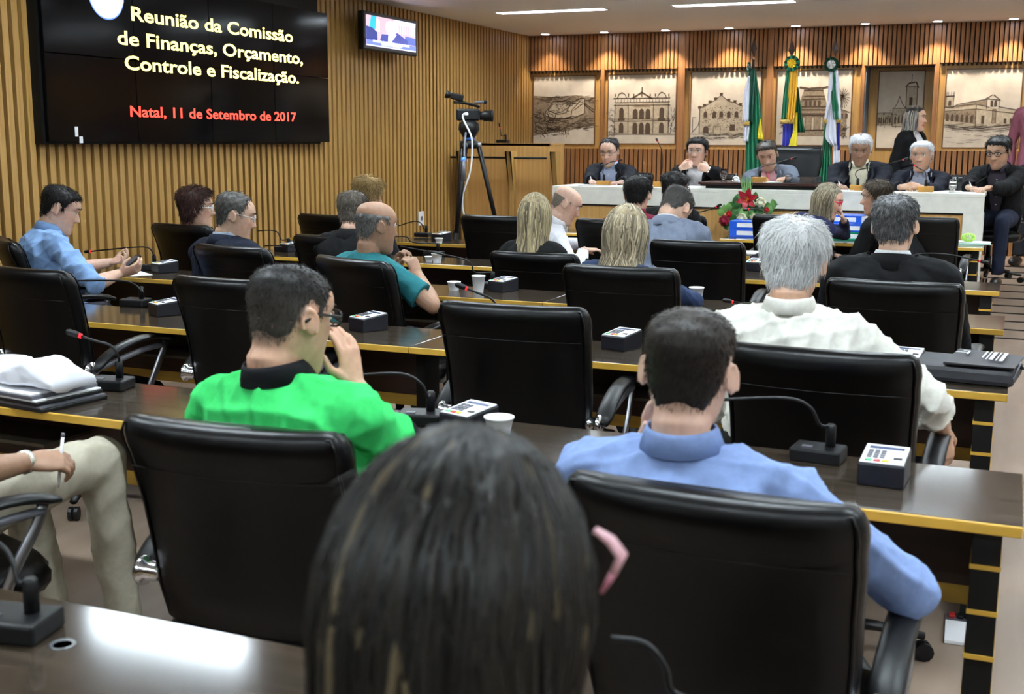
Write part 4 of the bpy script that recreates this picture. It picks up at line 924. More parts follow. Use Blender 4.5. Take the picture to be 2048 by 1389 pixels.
# ================================================================== PEOPLE
HP = np.array([(-.120,.070,.040,.016),(-.116,.083,.025,.028),(-.105,.092,-.02,.040),(-.090,.094,-.058,.050),(-.070,.091,-.070,.058),(-.050,.091,-.076,.064),(-.025,.090,-.084,.069),(0,.090,-.088,.073),(.020,.090,-.095,.0745),(.040,.095,-.100,.0755),(.060,.092,-.101,.0755),(.080,.080,-.096,.070),(.095,.064,-.083,.061),(.105,.047,-.066,.049),(.113,.024,-.040,.030),(.117,.004,-.014,.010)])
def sst(x): x = np.clip(x, 0, 1); return x*x*(3-2*x)
def head_grid(M=60, N=64, zlo=-.12):
    s = np.linspace(0, 1, M); z = -.12+.237*(1-np.cos(math.pi*s))/2
    z = np.maximum(z, zlo)
    yf, yb, wx = (np.interp(z, HP[:, 0], HP[:, k]) for k in (1, 2, 3))
    a = np.linspace(0, 2*math.pi, N, endpoint=False); c, sn = np.cos(a), np.sin(a); e = 2/2.25
    C_, S_ = np.sign(c)*np.abs(c)**e, np.sign(sn)*np.abs(sn)**e
    X = wx[:, None]*C_[None]; Y = ((yf+yb)/2)[:, None]+((yf-yb)/2)[:, None]*S_[None]; Z = np.repeat(z[:, None], N, 1)
    fr = sst((S_[None]+.05)/.35)
    ax = np.abs(X)
    g = lambda x, m, sg: np.exp(-((x-m)/sg)**2/2)
    u = sst((.032-Z)/.056)*sst((Z+.038)/.012)
    b = .027*u*g(X, 0, .007+.005*u) + .007*g(ax, .014, .006)*g(Z, -.024, .006)
    b += -.012*g(ax, .032, .016)*g(Z, .021, .010) + .006*g(ax, .032, .009)*g(Z, .018, .006) + .004*g(ax, .03, .018)*g(Z, .039, .006)
    b += .004*g(ax, .046, .014)*g(Z, -.012, .014) + .005*g(Z, -.052, .004)*g(X, 0, .017) - .004*g(Z, -.058, .0025)*g(X, 0, .02) + .0065*g(Z, -.065, .005)*g(X, 0, .015) + .006*g(Z, -.1, .012)*g(X, 0, .016)
    return np.stack([X, Y+b*fr, Z], -1)
HG = head_grid()
def grid_normals(G):
    du = np.roll(G, -1, 1)-np.roll(G, 1, 1); dv = np.gradient(G, axis=0); n = np.cross(du, dv)
    n /= np.linalg.norm(n, axis=-1, keepdims=True)+1e-9
    return n
HN = grid_normals(HG)
def eul(y, p=0, r=0): return Euler((R(-p), R(r), R(y)), 'XYZ').to_matrix() if False else (Matrix.Rotation(R(y), 3, 'Z') @ Matrix.Rotation(R(-p), 3, 'X') @ Matrix.Rotation(R(r), 3, 'Y'))
def remesh(mb, vox, smooth=2, fac=.5, off=(0, 0, 0), dec=0):
    me = bpy.data.meshes.new('tmp'); me.from_pydata([(p[0]-off[0], p[1]-off[1], p[2]-off[2]) for p in mb.v], [], mb.f)
    bm = bmesh.new(); bm.from_mesh(me); bmesh.ops.recalc_face_normals(bm, faces=bm.faces); bm.to_mesh(me); bm.free()
    o = bpy.data.objects.new('tmp', me); COL.objects.link(o)
    m = o.modifiers.new('r', 'REMESH'); m.mode = 'VOXEL'; m.voxel_size = vox; m.adaptivity = 0
    if smooth:
        s = o.modifiers.new('s', 'SMOOTH'); s.factor = fac; s.iterations = smooth
    if dec:
        s = o.modifiers.new('d', 'DECIMATE'); s.ratio = dec
    out = bpy.data.meshes.new_from_object(o.evaluated_get(bpy.context.evaluated_depsgraph_get()))
    bpy.data.objects.remove(o); bpy.data.meshes.remove(me)
    return out
def getv(me):
    a = np.empty(len(me.vertices)*3, np.float32); me.vertices.foreach_get('co', a); return a.reshape(-1, 3).astype(float)
def getn(me):
    a = np.empty(len(me.vertices)*3, np.float32); me.vertices.foreach_get('normal', a); return a.reshape(-1, 3).astype(float)
def setv(me, v): me.vertices.foreach_set('co', v.astype(np.float32).ravel()); me.update()
def setcol(me, c):
    at = me.color_attributes.new('Col', 'FLOAT_COLOR', 'POINT'); d = np.ones((len(me.vertices), 4), np.float32); d[:, :3] = c; at.data.foreach_set('color', d.ravel())
def wrinkle(me, amp, seed, scale=1.0):
    v, n = getv(me), getn(me); r = np.random.RandomState(seed); h = np.zeros(len(v))
    for k in range(7):
        w = r.normal(size=3); w /= np.linalg.norm(w); lam = r.uniform(.05, .15)*scale; ph = (v @ w)/lam*2*math.pi + 1.5*np.sin(v @ r.normal(size=3)*9+r.rand()*6)
        h += (1-np.abs(np.sin(ph/2)))**2*(.6+.4*np.sin(v @ r.normal(size=3)*7+r.rand()*6))
    setv(me, v+n*((h/7-.25)*amp*4.5)[:, None])
SKIN = mat('skin', (.6, .36, .25), .48, attr=True, noise=.12, nscale=(50, 50, 50), bump=.03)
SKIN.node_tree.nodes['Principled BSDF'].inputs['Subsurface Weight'].default_value = .12
SKIN.node_tree.nodes['Principled BSDF'].inputs['Subsurface Radius'].default_value = (.012, .004, .002)
HAIR = mat('hair', (.02, .015, .012), .46, attr=True, spec=.25)
EYE = mat('eye', (.8, .8, .8), .15, attr=True)
def clothm(name, col, rough=.85, bump=.08): return mat('cloth_'+name, col, rough, spec=.2, noise=.12, nscale=(70, 70, 70), bump=bump)
def V(*a): return Vector(a)
HAIRLINE = {'man': [(0, .080), (.55, .078), (.95, .066), (1.15, .035), (1.3, .0), (1.42, -.012), (1.5, .03), (1.85, .034), (2.1, -.02), (2.5, -.062), (3.15, -.072)],
 'recede': [(0, .098), (.4, .1), (.75, .092), (1.0, .075), (1.2, .03), (1.35, -.005), (1.5, .03), (1.85, .034), (2.1, -.02), (2.5, -.062), (3.15, -.072)],
 'woman': [(0, .086), (.6, .08), (.95, .06), (1.2, .02), (1.4, -.02), (1.6, -.05), (2, -.08), (3.15, -.09)]}
def build_hair(par, vo, Hc, Rh, style, col, col2=None, T=.012, seed=1, nst=1300, slen=.03, line='man', bald=0, mix=.15, srad=.0011, lift=.006, top=1.0, grad=False):
    """cap that follows the skull plus fine tufts"""
    rs = np.random.RandomState(seed)
    P = HG; X, Y, Z = P[..., 0], P[..., 1], P[..., 2]
    az = np.arctan2(np.abs(X), Y); tb = np.array(HAIRLINE[line]); zl = np.interp(az, tb[:, 0], tb[:, 1])
    zl = zl+.003*np.sin(az*17+seed)+.002*np.sin(X*300+seed*2)
    mk = sst((Z-zl)/.018)
    if bald: mk = mk*sst(((bald-.04*(az < 1.3))-Z)/.02)*sst((az-.85)/.2)
    th = T*(.55+.45*sst((Z-.02)/.07)*top)
    nz = .5+.5*np.sin(X*140+rs.rand()*6+3*np.sin(Z*90))*np.sin(Y*130+rs.rand()*6+2*np.sin(X*80))
    G = P+HN*((mk*th*(.82+.36*nz))-.0015)[..., None]
    keep = mk > .06
    M, N = Z.shape; idx = np.arange(M*N).reshape(M, N); fs = []
    jj = (np.arange(N)+1) % N
    ok = keep[:-1]|keep[1:]; ok &= (keep[:-1, jj]|keep[1:, jj])
    I, J = np.nonzero(ok); q = np.stack([idx[I, J], idx[I, jj[J]], idx[I+1, jj[J]], idx[I+1, J]], 1)
    c1 = np.array(col); c2 = np.array(col2 if col2 is not None else [min(1, v*1.9+.004) for v in col])
    vs = G.reshape(-1, 3); cc = c1+(c2-c1)*((1-sst((Z.reshape(-1, 1)-.035+.012*nz.reshape(-1, 1))/.045)) if grad else mix*nz.reshape(-1, 1))
    # tufts
    ii = np.nonzero((mk.reshape(-1) > .35))[0]
    w = np.abs(np.gradient(Z, axis=0)).reshape(-1)[ii]+.0008; w = w*np.maximum(.2, np.sqrt(X**2+Y**2).reshape(-1)[ii]/.1); pick = rs.choice(ii, nst, p=w/w.sum()) if len(ii) and nst else np.zeros(0, int)
    if len(pick):
        p = G.reshape(-1, 3)[pick]+rs.normal(size=(nst, 3))*.0025; nn = HN.reshape(-1, 3)[pick]
        crown = np.array([.01, -.045, .12]); f = p-crown+rs.normal(size=(nst, 3))*.03; f[:, 2] -= .02
        f -= nn*(f*nn).sum(1, keepdims=True); f /= np.linalg.norm(f, axis=1, keepdims=True)+1e-6
        L = slen*(.5+rs.rand(nst, 1)); lf = lift*(.3+rs.rand(nst, 1)); sd = np.cross(nn, f)
        rings = []
        for k, (t, r) in enumerate(((0, 1), (.5, .8), (1, .15))):
            c = p+f*L*t+nn*(lf*math.sin(t*2.2)-.001)
            for a in (0, 2.094, 4.189): rings.append(c+srad*r*(sd*math.cos(a)+nn*math.sin(a)))
        S3 = np.stack(rings, 1); n0 = len(vs); vs = np.concatenate([vs, S3.reshape(-1, 3)])
        sc = c1+(c2-c1)*((1-sst((p[:, 2:3]-.035+rs.normal(size=(nst, 1))*.008)/.045)) if grad else rs.rand(nst, 1)**2*.9); cc = np.concatenate([cc, np.repeat(sc, 9, 0)])
        base = n0+np.arange(nst)[:, None]*9
        for k in (0, 3):
            for a in range(3): q = np.concatenate([q, base+np.array([[k+a, k+(a+1) % 3, k+3+(a+1) % 3, k+3+a]])])
    vs = vs @ np.array(Rh).T + np.array(Hc-vo)
    me = bpy.data.meshes.new('hair'); me.from_pydata(vs.tolist(), [], q.tolist()); setcol(me, cc)
    return obj('hair', me, HAIR, par, True)
def long_hair(par, vo, Hc, Rh, col, col2, length=.42, n=320, r=.004, seed=3, face=50, wave=.012, back=.05, mix=.3, part=.0, spread=1.0, sides=4, tuck=0, vol=.010, hi=.2):
    rs = random.Random(seed); mb = MB(); cols = []
    K = 12
    for i in range(n):
        ph = math.radians(rs.uniform(face, 360-face)); th0 = math.radians(rs.choice((4, 12, 22, 35, 50))+rs.uniform(0, 10)); t = vol+rs.uniform(-.004, .006)
        pts = []; L = length*rs.uniform(.72, 1.06); wv = rs.uniform(0, 6.28); am = wave*rs.uniform(.4, 1.2)
        lat = 0; p = None; pp = None
        for k in range(K):
            s = k/(K-1); arc = .17*(1-math.degrees(th0)/110); d = s*L
            if d < arc or p is None:
                th = th0+(math.radians(100)-th0)*min(1, d/max(arc, .01))
                loc = V(part*(1-s)+(.0765+t)*math.sin(th)*math.sin(ph), -.004+(.099+t)*math.sin(th)*math.cos(ph), (.117+t)*math.cos(th)); p = Hc+Rh @ loc; rad = (Rh @ V(math.sin(ph), math.cos(ph), 0)); dd = d
            else:
                st = d-dd; dd = d; dep = d-arc
                f = ((-.18 if math.cos(ph) > -.3 else -.02) if dep < .12 else (.34*spread)); bk = Rh @ V(0, -1, 0); bk.z = 0
                p = p+V(0, 0, -st)+rad*(st*f)+bk*(st*back*(4 if .1 < dep < .2 else .5))
            w = am*math.sin(wv+d*26)*min(1, d/.15)
            tang = V(-rad.y, rad.x, 0)
            pts.append(p+tang*w-vo)
        rr = r*rs.uniform(.7, 1.25)
        mb.tube(pts, [rr*(.55+.6*math.sin(math.pi*min(1, (k+2)/(K+1))**1.0)) if k < K-1 else rr*.12 for k in range(K)], sides, flat=.7)
        m_ = rs.random()**1.5*mix*1.6 if rs.random() > hi else rs.uniform(.5, 1)
        c = [col[j]+(col2[j]-col[j])*min(1, m_) for j in range(3)]; cols += [c]*(K*sides)
    me = bpy.data.meshes.new('hair_locks'); me.from_pydata(mb.v, [], mb.f); setcol(me, np.array(cols))
    return obj('hair_locks', me, HAIR, par, True)
def hand(mb, W, d, n, right=True, curl=.5, thumb=.4, sc=1.0, spread=.0):
    d = Vector(d).normalized(); n = Vector(n); n = (n-d*n.dot(d)).normalized(); ts = d.cross(n) if right else n.cross(d); W = Vector(W)
    rings = []
    for u, a, b, o in ((-.02, .024, .02, 0), (0, .027, .018, 0), (.03, .035, .017, .002), (.06, .04, .015, .002), (.085, .041, .0125, 0), (.096, .038, .010, 0)):
        rings.append([W+d*u*sc+n*o+sc*(ts*a*math.cos(t)+n*b*math.sin(t)) for t in np.linspace(0, 2*math.pi, 14, endpoint=False)])
    mb.loft(rings)
    cu = curl if hasattr(curl, '__len__') else [curl]*4
    for i, l in enumerate((.074, .083, .077, .060)):
        p = W+sc*(d*(.088-.004*abs(i-1))+ts*(.0305-.0203*i)); an = 0; dirv = (d+ts*spread*(1.5-i)).normalized(); pts = [p]
        for k, fr in enumerate((.46, .3, .24)):
            an += cu[i]*(.75, 1.05, .7)[k]; dv = dirv*math.cos(an)+n*math.sin(an); p = p+dv*l*fr*sc; pts.append(p)
        mb.tube(pts, [.0096*sc, .0090*sc, .0082*sc, .0066*sc], 8); mb.ball(pts[-1], .0066*sc, 8, 6)
    b = W+sc*(d*.028+ts*.030+n*.006); t1 = (d*.62+ts*(.75-.3*thumb)+n*(.15+.6*thumb)).normalized(); t2 = (d*.9+ts*(.25-.5*thumb)+n*(.1+.7*thumb)).normalized()
    p1 = b+t1*.042*sc; p2 = p1+t2*.033*sc
    mb.tube([b-t1*.02*sc, b, p1, p2], [.014*sc, .0135*sc, .0105*sc, .008*sc], 8); mb.ball(p2, .008*sc, 8, 6)
    return W+d*.11*sc+n*.02*sc
def ik(S, W, pole, l1=.285, l2=.255):
    S, W = Vector(S), Vector(W); d = W-S; L = d.length
    if L > l1+l2-.01: W = S+d*((l1+l2-.01)/L); d = W-S; L = d.length
    L = max(L, .12); d.normalize(); a = (l1*l1-l2*l2+L*L)/(2*L); h = math.sqrt(max(0, l1*l1-a*a)); pole = Vector(pole); pole = pole-d*pole.dot(d); pole.normalize()
    return S+d*a+pole*h, W
def person(label, head, seat_off=(0, 0), yaw=0, hy=None, hp=5, hr=0, fz=0, skin=(.60, .35, .24), sex='m', vox=.0055, cvox=.010, shirt=None, shirt_col=None, sleeve='long', jacket=None, arms=None, hair=None, lips=.25, beard=0, buzz=None, sh_yaw=0, sh_roll=0, width=1.0, belly=0, trousers=(.02, .02, .025), face=True, legs=True, stand=False, seed=1, glasses=None, tie=None, collar=True, arm_default='desk', hscale=1.0, eyes_down=0, knees=None, vneck=None, cuff=None, wr=.006, neck_fwd=.004, pelvis=None, shoe=(.01, .01, .01)):
    Hc = Vector(head); hy = yaw if hy is None else hy
    Rb = eul(yaw); Rh = eul(hy, hp, hr); Rs = eul(yaw+sh_yaw, 0, sh_roll)
    rs = random.Random(seed)
    if pelvis is not None: Pv = Vector(pelvis)
    elif stand: Pv = V(Hc.x, Hc.y, fz+.92)+Rb @ V(seat_off[0], seat_off[1], 0)
    else: Pv = V(Hc.x, Hc.y, 0)+Rb @ V(seat_off[0], seat_off[1], 0); Pv.z = fz+.57
    root = empty('person', (Pv.x, Pv.y, fz), 0, label, 'person'); vo = root.location.copy()
    Nk = Hc+Rh @ V(0, -.03, -.075)*1.0+Rb @ V(0, -neck_fwd, -.045)          # base of the neck
    up = (Nk-Pv).normalized()
    mid = (Nk+Pv)/2+Rb @ V(0, -.035, 0)
    sx = Rs @ V(1, 0, 0); sx = (sx-up*sx.dot(up)).normalized(); fw = up.cross(sx)
    shw = .178*width if sex == 'm' else .152*width
    Sh = {1: Nk+sx*shw-up*.078, -1: Nk-sx*shw-up*.078}
    # arms
    A = {}
    for s, k in ((1, 'R'), (-1, 'L')):
        a = (arms or {}).get(k)
        if a is None:
            W = Sh[s]+Rb @ V(-.05*s, .33, -.27)
            if stand: W = Sh[s]+Rb @ V(.05*s, .03, -.52)
            a = dict(w=W, pole=Rb @ V(.5*s, -.4, -.8), d=Rb @ V(-.3*s, 1, -.1) if not stand else V(0, 0, -1), n=V(0, 0, -1) if not stand else Rb @ V(-s, 0, 0), curl=.35)
        if 'e' in a: E_, W = Vector(a['e']), Vector(a['w'])
        else: E_, W = ik(Sh[s], a['w'], a.get('pole', Rb @ V(.6*s, -.5, -.7)))
        d = Vector(a['d']) if 'd' in a else (W-E_)
        A[s] = dict(E=E_, W=W, d=d.normalized(), n=Vector(a.get('n', (0, 0, -1))), curl=a.get('curl', .4), thumb=a.get('thumb', .4), spread=a.get('spread', 0), hide=a.get('hide', False))
    fem = sex == 'f'
    # ---------------- body: one continuous mesh
    mb = MB()
    rings = [[Hc+Rh @ (Vector(p)*hscale) for p in row] for row in HG[::1].tolist()]
    mb.loft(rings)
    for s in (-1, 1):
        Me = Rh @ Matrix.Rotation(R(-26*s), 3, 'Z') @ Matrix.Rotation(R(12), 3, 'X')
        c = Hc+Rh @ (V(s*.079, -.012, -.002)*hscale)
        mb.ball(c, (.0075, .0165, .029), 10, 8, Me)
        mb.tube([c+Me @ V(s*.006, .018*math.cos(t)-.004, .030*math.sin(t)) for t in np.linspace(-.9, 3.6, 12)], .0042, 6)
    nr = .052 if not fem else .045
    nr *= (1+.12*(width-1)*4) if width > 1 else 1
    mb.tube(bez([Hc+Rh @ V(0, -.03, -.03), Hc+Rh @ V(0, -.024, -.075), Nk+up*.03, Nk-up*.05], 8), [nr*1.0, nr*1.0, nr*1.0, nr, nr, nr, nr, nr*1.02, nr*1.05], 18)
    mb.tube([Nk-up*.04, Nk-up*.12, mid, Pv], [.045, .036, .032, .03], 12)
    mb.tube([Sh[-1], Nk-up*.055, Sh[1]], [.028, .036, .028], 10)
    th = .5 if sleeve == 'long' or jacket else 1.0
    for s in (-1, 1):
        a = A[s]; S_, E_, W = Sh[s], a['E'], a['W']; mrk = 1 if not fem else .86
        mb.tube([S_, S_*.5+E_*.5, E_], [.046*mrk*th, .044*mrk*th, .037*mrk*th], 12)
        mb.ball(E_, .038*mrk*th, 10, 8)
        u = (W-E_); mb.tube([E_, E_+u*.3, E_+u*.8, W, W+a['d']*.01], [.037*mrk*th, .041*mrk*th, .030*mrk*(.7 if th < 1 else 1), .0255*mrk, .025*mrk], 12)
        if not a['hide']: hand(mb, W, a['d'], a['n'], s > 0, a['curl'], a['thumb'], .95 if not fem else .86, a['spread'])
    me = remesh(mb, vox, 3, .5, vo, .5)
    v = getv(me)+np.array(vo); sk = np.array(skin); col = np.repeat(sk[None], len(v), 0)
    l = (v-np.array(Hc)) @ np.array(Rh)/hscale
    g = lambda x, m, sg: np.exp(-((x-m)/sg)**2/2)
    fr = (l[:, 1] > .03)*(np.abs(l[:, 2]) < .14)
    lip = fr*np.clip(g(l[:, 2], -.0585, .0075)*g(l[:, 0], 0, .017)*1.3, 0, 1)
    col += (np.array((sk[0]*.85, sk[1]*.45, sk[2]*.5) if lips < .5 else (.45, .05, .07))-sk)*(lip*max(lips, .3)*1.5).clip(0, 1)[:, None]
    chk = fr*g(np.abs(l[:, 0]), .045, .018)*g(l[:, 2], -.02, .02); col += (np.array((sk[0]*1.02, sk[1]*.8, sk[2]*.78))-sk)*chk[:, None]*.6
    if beard:
        jw = sst((-.035-l[:, 2])/.02)*(l[:, 1] > -.02)*(l[:, 2] > -.13)*(1-lip); col += (sk*.35+np.array((.03, .025, .025))-sk)*(jw*beard)[:, None]
    if buzz:
        az = np.arctan2(np.abs(l[:, 0]), l[:, 1]); tb = np.array(HAIRLINE[buzz.get('line', 'man')]); zl = np.interp(az, tb[:, 0], tb[:, 1])
        m_ = sst((l[:, 2]-zl)/buzz.get('fade', .05))*(np.abs(l[:, 2]) < .16)
        m_ *= (np.hypot(l[:, 0], l[:, 1]) < .125)
        rr = np.random.RandomState(seed).rand(len(v))*.25+.75
        col += (np.array(buzz['col'])-col)*(m_*rr*buzz.get('a', .9))[:, None]
    setcol(me, col.clip(0, 1))
    body = obj('body', me, SKIN, root, True)
    # ---------------- face pieces
    if face:
        ec = np.array((.85, .83, .8))
        for s in (-1, 1):
            c = Hc+Rh @ (V(s*.031, .0755, .0195)*hscale); e = MB(); e.ball((0, 0, 0), .0128*hscale, 14, 10)
            me = bpy.data.meshes.new('eye'); me.from_pydata([tuple(p) for p in e.v], [], e.f)
            gz = Rh @ V(0, 1, -eyes_down); gz.normalize(); vv = getv(me); dt = vv @ np.array(gz)/(.0128*hscale)
            setcol(me, np.where(dt[:, None] > .86, np.array((.02, .012, .008)), ec)); o = obj('eye', me, EYE, root, True, loc=c-vo)
            lid = MB(); n_ = 9
            zt = .0085-.011*eyes_down
            lid.tube([c+Rh @ (V(s*(-.016+.032*i/(n_-1)), .0128-.010*abs(2*i/(n_-1)-1)**2, zt*(1-.6*abs(2*i/(n_-1)-1)**2)+.001)*hscale) for i in range(n_)], [.0016]+[.0028]*(n_-2)+[.0016], 6)
            if eyes_down > .4: lid.ball(c+Rh @ V(0, .002, .004), (.0135, .0125, .0105), 12, 8, Rh)
            lid.build('eyelid', mat('lid_%02d' % int(skin[0]*100), (skin[0]*.55, skin[1]*.5, skin[2]*.5), .5), root, smooth=True, off=vo)
            hb = hair.get('brow', hair['col']) if hair else (.03, .02, .015)
            MB().tube([Hc+Rh @ (V(s*(.012+.042*i/6), .0985-.021*(i/6)**1.6, .040+.005*math.sin(i/6*2.6))*hscale) for i in range(7)], [.002, .0036, .004, .0038, .003, .0024, .001], 6, flat=.7).build('eyebrow', mat('brow_%d' % int(hb[0]*1000), tuple(hb), .7), root, smooth=True, off=vo)
    if glasses:
        gl = MB(); gm = mat('glasses_'+glasses[0], glasses[1], .3); lens = []
        for s in (-1, 1):
            c = Hc+Rh @ V(s*.033, .098, .016); pts = [c+Rh @ V(.0245*math.copysign(abs(math.cos(t))**.7, math.cos(t)), -.004*abs(math.cos(t)), .0175*math.copysign(abs(math.sin(t))**.7, math.sin(t))) for t in np.linspace(0, 2*math.pi, 20, endpoint=False)]
            gl.tube(pts+pts[:1], .0018 if len(glasses) < 3 else glasses[2], 6)
            gl.tube([Hc+Rh @ V(s*.057, .093, .02), Hc+Rh @ V(s*.074, .07, .02), Hc+Rh @ V(s*.0815, .0, .02), Hc+Rh @ V(s*.079, -.03, .0)], .0022 if len(glasses) < 3 else glasses[2]*1.2, 6)
            lens.append(pts)
        gl.tube([Hc+Rh @ V(-.0095, .099, .02), Hc+Rh @ V(0, .103, .024), Hc+Rh @ V(.0095, .099, .02)], .002, 6)
        go = gl.build('glasses', gm, root, smooth=True, off=vo)
        for pts in lens: MB().add(pts, [tuple(range(len(pts)))]).build('lens', mat('lens_glass', (1, 1, 1), .02, alpha=.05), go, off=vo, recalc=False)
    # ---------------- clothes
    def torso_rings(g_):
        T = [(0, .165, .115), (.12, .165, .125), (.28, .158, .118), (.45, .158, .112), (.62, .168, .113), (.76, .178, .108), (.86, .170, .092), (.93, .125, .075), (.98, .085, .063), (1.0, .072, .058)] if not fem else \
            [(0, .17, .115), (.12, .165, .118), (.28, .142, .104), (.45, .140, .102), (.62, .150, .118), (.76, .152, .108), (.86, .146, .086), (.93, .105, .068), (.98, .07, .055), (1.0, .058, .05)]
        out = []; top = Nk-up*.005
        for t, a, b in T:
            c = (Pv*(1-t)**2+mid*2*t*(1-t)+top*t*t) if True else None
            tg = ((mid-Pv)*2*(1-t)+(top-mid)*2*t).normalized(); xx = Rb @ V(1, 0, 0)*(1-t)+sx*t; xx = (xx-tg*xx.dot(tg)).normalized(); ff = tg.cross(xx)
            bl = belly*math.exp(-((t-.3)/.22)**2)
            a2 = a*width+g_; b2 = b*width**.5+g_+bl*.5; e = 2/2.4
            out.append([c+ff*bl*.5+xx*a2*math.copysign(abs(math.cos(q))**e, math.cos(q))+ff*b2*math.copysign(abs(math.sin(q))**e, math.sin(q)) for q in np.linspace(0, 2*math.pi, 28, endpoint=False)])
        return out
    def garment(name, m, g_, slv, vx, wamp, sm=5):
        b = MB(); b.loft(torso_rings(g_)); b.tube([Sh[-1]-sx*.0, Nk-up*.05, Sh[1]], [.058*width+g_, .068+g_, .058*width+g_], 14)
        for s in (-1, 1):
            a = A[s]; S_, E_, W = Sh[s], a['E'], a['W']; k = 1 if not fem else .86
            b.ball(S_-up*.005, (.06*k+g_), 12, 8)
            r0, r1, r2, r3 = .060*k+g_, .053*k+g_, .049*k+g_, .040*k+g_
            if slv == 'long': b.tube([S_, S_*.5+E_*.5, E_], [r0, r1, r2], 14); b.ball(E_, r2*1.01, 12, 8); b.tube([E_, E_*.4+W*.6, E_*.06+W*.94], [r2, r2*.93, r3*.97], 14)
            elif slv == 'elbow': b.ball(E_, r2*1.12, 12, 8); b.tube([S_, S_*.5+E_*.5, E_*.98+S_*.02, E_*.8+W*.2], [r0, r1*1.05, r2*1.12, r2*1.12], 14)
            elif slv == 'rolled': b.tube([S_, S_*.5+E_*.5, E_], [r0, r1*1.06, r2*1.1], 14); b.ball(E_, r2*1.1, 12, 8); b.tube([E_, E_*.5+W*.5], [r2*1.1, r2*1.12], 14)
            elif slv == 'short': b.tube([S_, S_*.5+E_*.5, S_*.28+E_*.72], [r0, r1*1.12, r1*1.22], 14)
            elif slv == 'none': pass
        me = remesh(b, vx, sm, .5, vo)
        wrinkle(me, wamp, seed+len(name))
        return obj(name, me, m, root, True)
    def chest_pt(o_bvh, x, z, off=.004):
        p0 = Nk+sx*x+up*z-vo; h = o_bvh.ray_cast(p0+fw*.5, -fw)
        return (h[0]+fw*off) if h[0] else p0+fw*.12
    def bvh(o): 
        me = o.data; return BVHTree.FromPolygons([x.co.copy() for x in me.vertices], [tuple(p.vertices) for p in me.polygons])
    sc_ = shirt_col or (.6, .6, .65)
    smat = shirt or clothm('shirt%03d%03d%03d' % tuple(int(min(c, .999)*1000) for c in sc_), sc_)
    sh = garment('shirt', smat, .004, 'none' if sleeve == 'none' else (sleeve if not jacket else 'none'), cvox*(1.35 if jacket else 1), wr if not jacket else .002)
    if collar:
        cb = MB(); prof = ((1.06, -.01, 0), (1.0, .022, .0), (1.0, .032, .0), (1.05, .034, .002), (1.12, .026, .002), (1.30, -.008, .006)); rows = []
        op = .35 if not tie else .12
        n_ = 26; crad = (.058 if not fem else .05)*(nr/.052 if not fem else 1)
        for f, h, o_ in prof:
            rows.append([])
            for i in range(n_+1):
                t = math.pi/2+op+(2*math.pi-2*op)*i/n_; fx = abs(i/n_-.5)*2
                rows[-1].append(Nk-up*(.002+.03*fx**3)+up*(h+.004)+(sx*math.cos(t)*crad*f+fw*(math.sin(t)*crad*f*1.05+.006))+fw*(.012*fx**4)-vo)
        vs = [p for r_ in rows for p in r_]; cb.add(vs, [(j*(n_+1)+i, j*(n_+1)+i+1, (j+1)*(n_+1)+i+1, (j+1)*(n_+1)+i) for j in range(len(prof)-1) for i in range(n_)])
        o = cb.build('collar', collar if not isinstance(collar, bool) else smat, root, smooth=True); m_ = o.modifiers.new('t', 'SOLIDIFY'); m_.thickness = .003
    bs = None
    if face and not fem and collar:
        bs = bvh(sh)
        if not tie:
            bt = MB()
            for z in (-.09, -.16, -.23, -.30): bt.ball(chest_pt(bs, 0, z, .003), .0055, 8, 6)
            bt.build('buttons', WHITE, sh, smooth=True)
    if tie:
        bs = bs or bvh(sh); pts = [(-.022, .01, .016), (-.05, .014, .014), (-.058, .013, .011), (-.2, .0, .028), (-.36, 0, .036)]
        tb_ = MB(); rows = []
        for z, o_, w in pts:
            c = chest_pt(bs, 0, z, .008+o_); rows.append([c-sx*w, c+fw*.006, c+sx*w])
        tb_.add([p for r_ in rows for p in r_], [(i*3+k, i*3+k+1, i*3+k+4, i*3+k+3) for i in range(len(rows)-1) for k in range(2)]); o = tb_.build('tie', clothm('tie', tie), root, smooth=True); o.modifiers.new('t', 'SOLIDIFY').thickness = .004
    if jacket:
        jm = clothm('jacket%03d%03d%03d' % tuple(int(c*1000) for c in jacket), jacket)
        jo = garment('jacket', jm, .014, 'long', cvox*1.1, wr*1.1, 6)
        # V-shaped opening at the front
        me = jo.data; v = getv(me)+np.array(vo)-np.array(Nk); lx = v @ np.array(sx); lz = v @ np.array(up); ly = v @ np.array(fw)
        wv = lambda z: np.interp(z, [-.46, -.36, -.05, .02, .2], [.03, .03, .078, .085, .085]) if vneck is None else np.interp(z, [-.46, -.34, -.05, .02, .2], [.002, .004, vneck, vneck+.01, vneck+.01])
        cut = (ly > -.005)*(np.abs(lx) < wv(lz))*(lz > -.6)
        ring = (lz > .004)*(np.hypot(lx, ly) < .085)
        cut = np.nonzero(cut | ring)[0]
        bm = bmesh.new(); bm.from_mesh(me); bm.verts.ensure_lookup_table(); bmesh.ops.delete(bm, geom=[bm.verts[int(i)] for i in cut], context='VERTS'); bm.to_mesh(me); bm.free()
        m_ = jo.modifiers.new('t', 'SOLIDIFY'); m_.thickness = .005; m_.offset = 1
        # collar band behind the neck and lapels
        cb = MB(); rows = []; n_ = 18
        for f, h in ((1.3, -.02), (1.16, .030), (1.3, .030), (1.75, -.03)):
            rows.append([])
            for i in range(n_+1):
                t = math.pi/2+.75+(2*math.pi-1.5)*i/n_; fx = abs(i/n_-.5)*2
                rows[-1].append(Nk-up*(.004+.028*fx**2)+up*h+sx*math.cos(t)*.062*f+fw*(math.sin(t)*.062*f+.004)-vo)
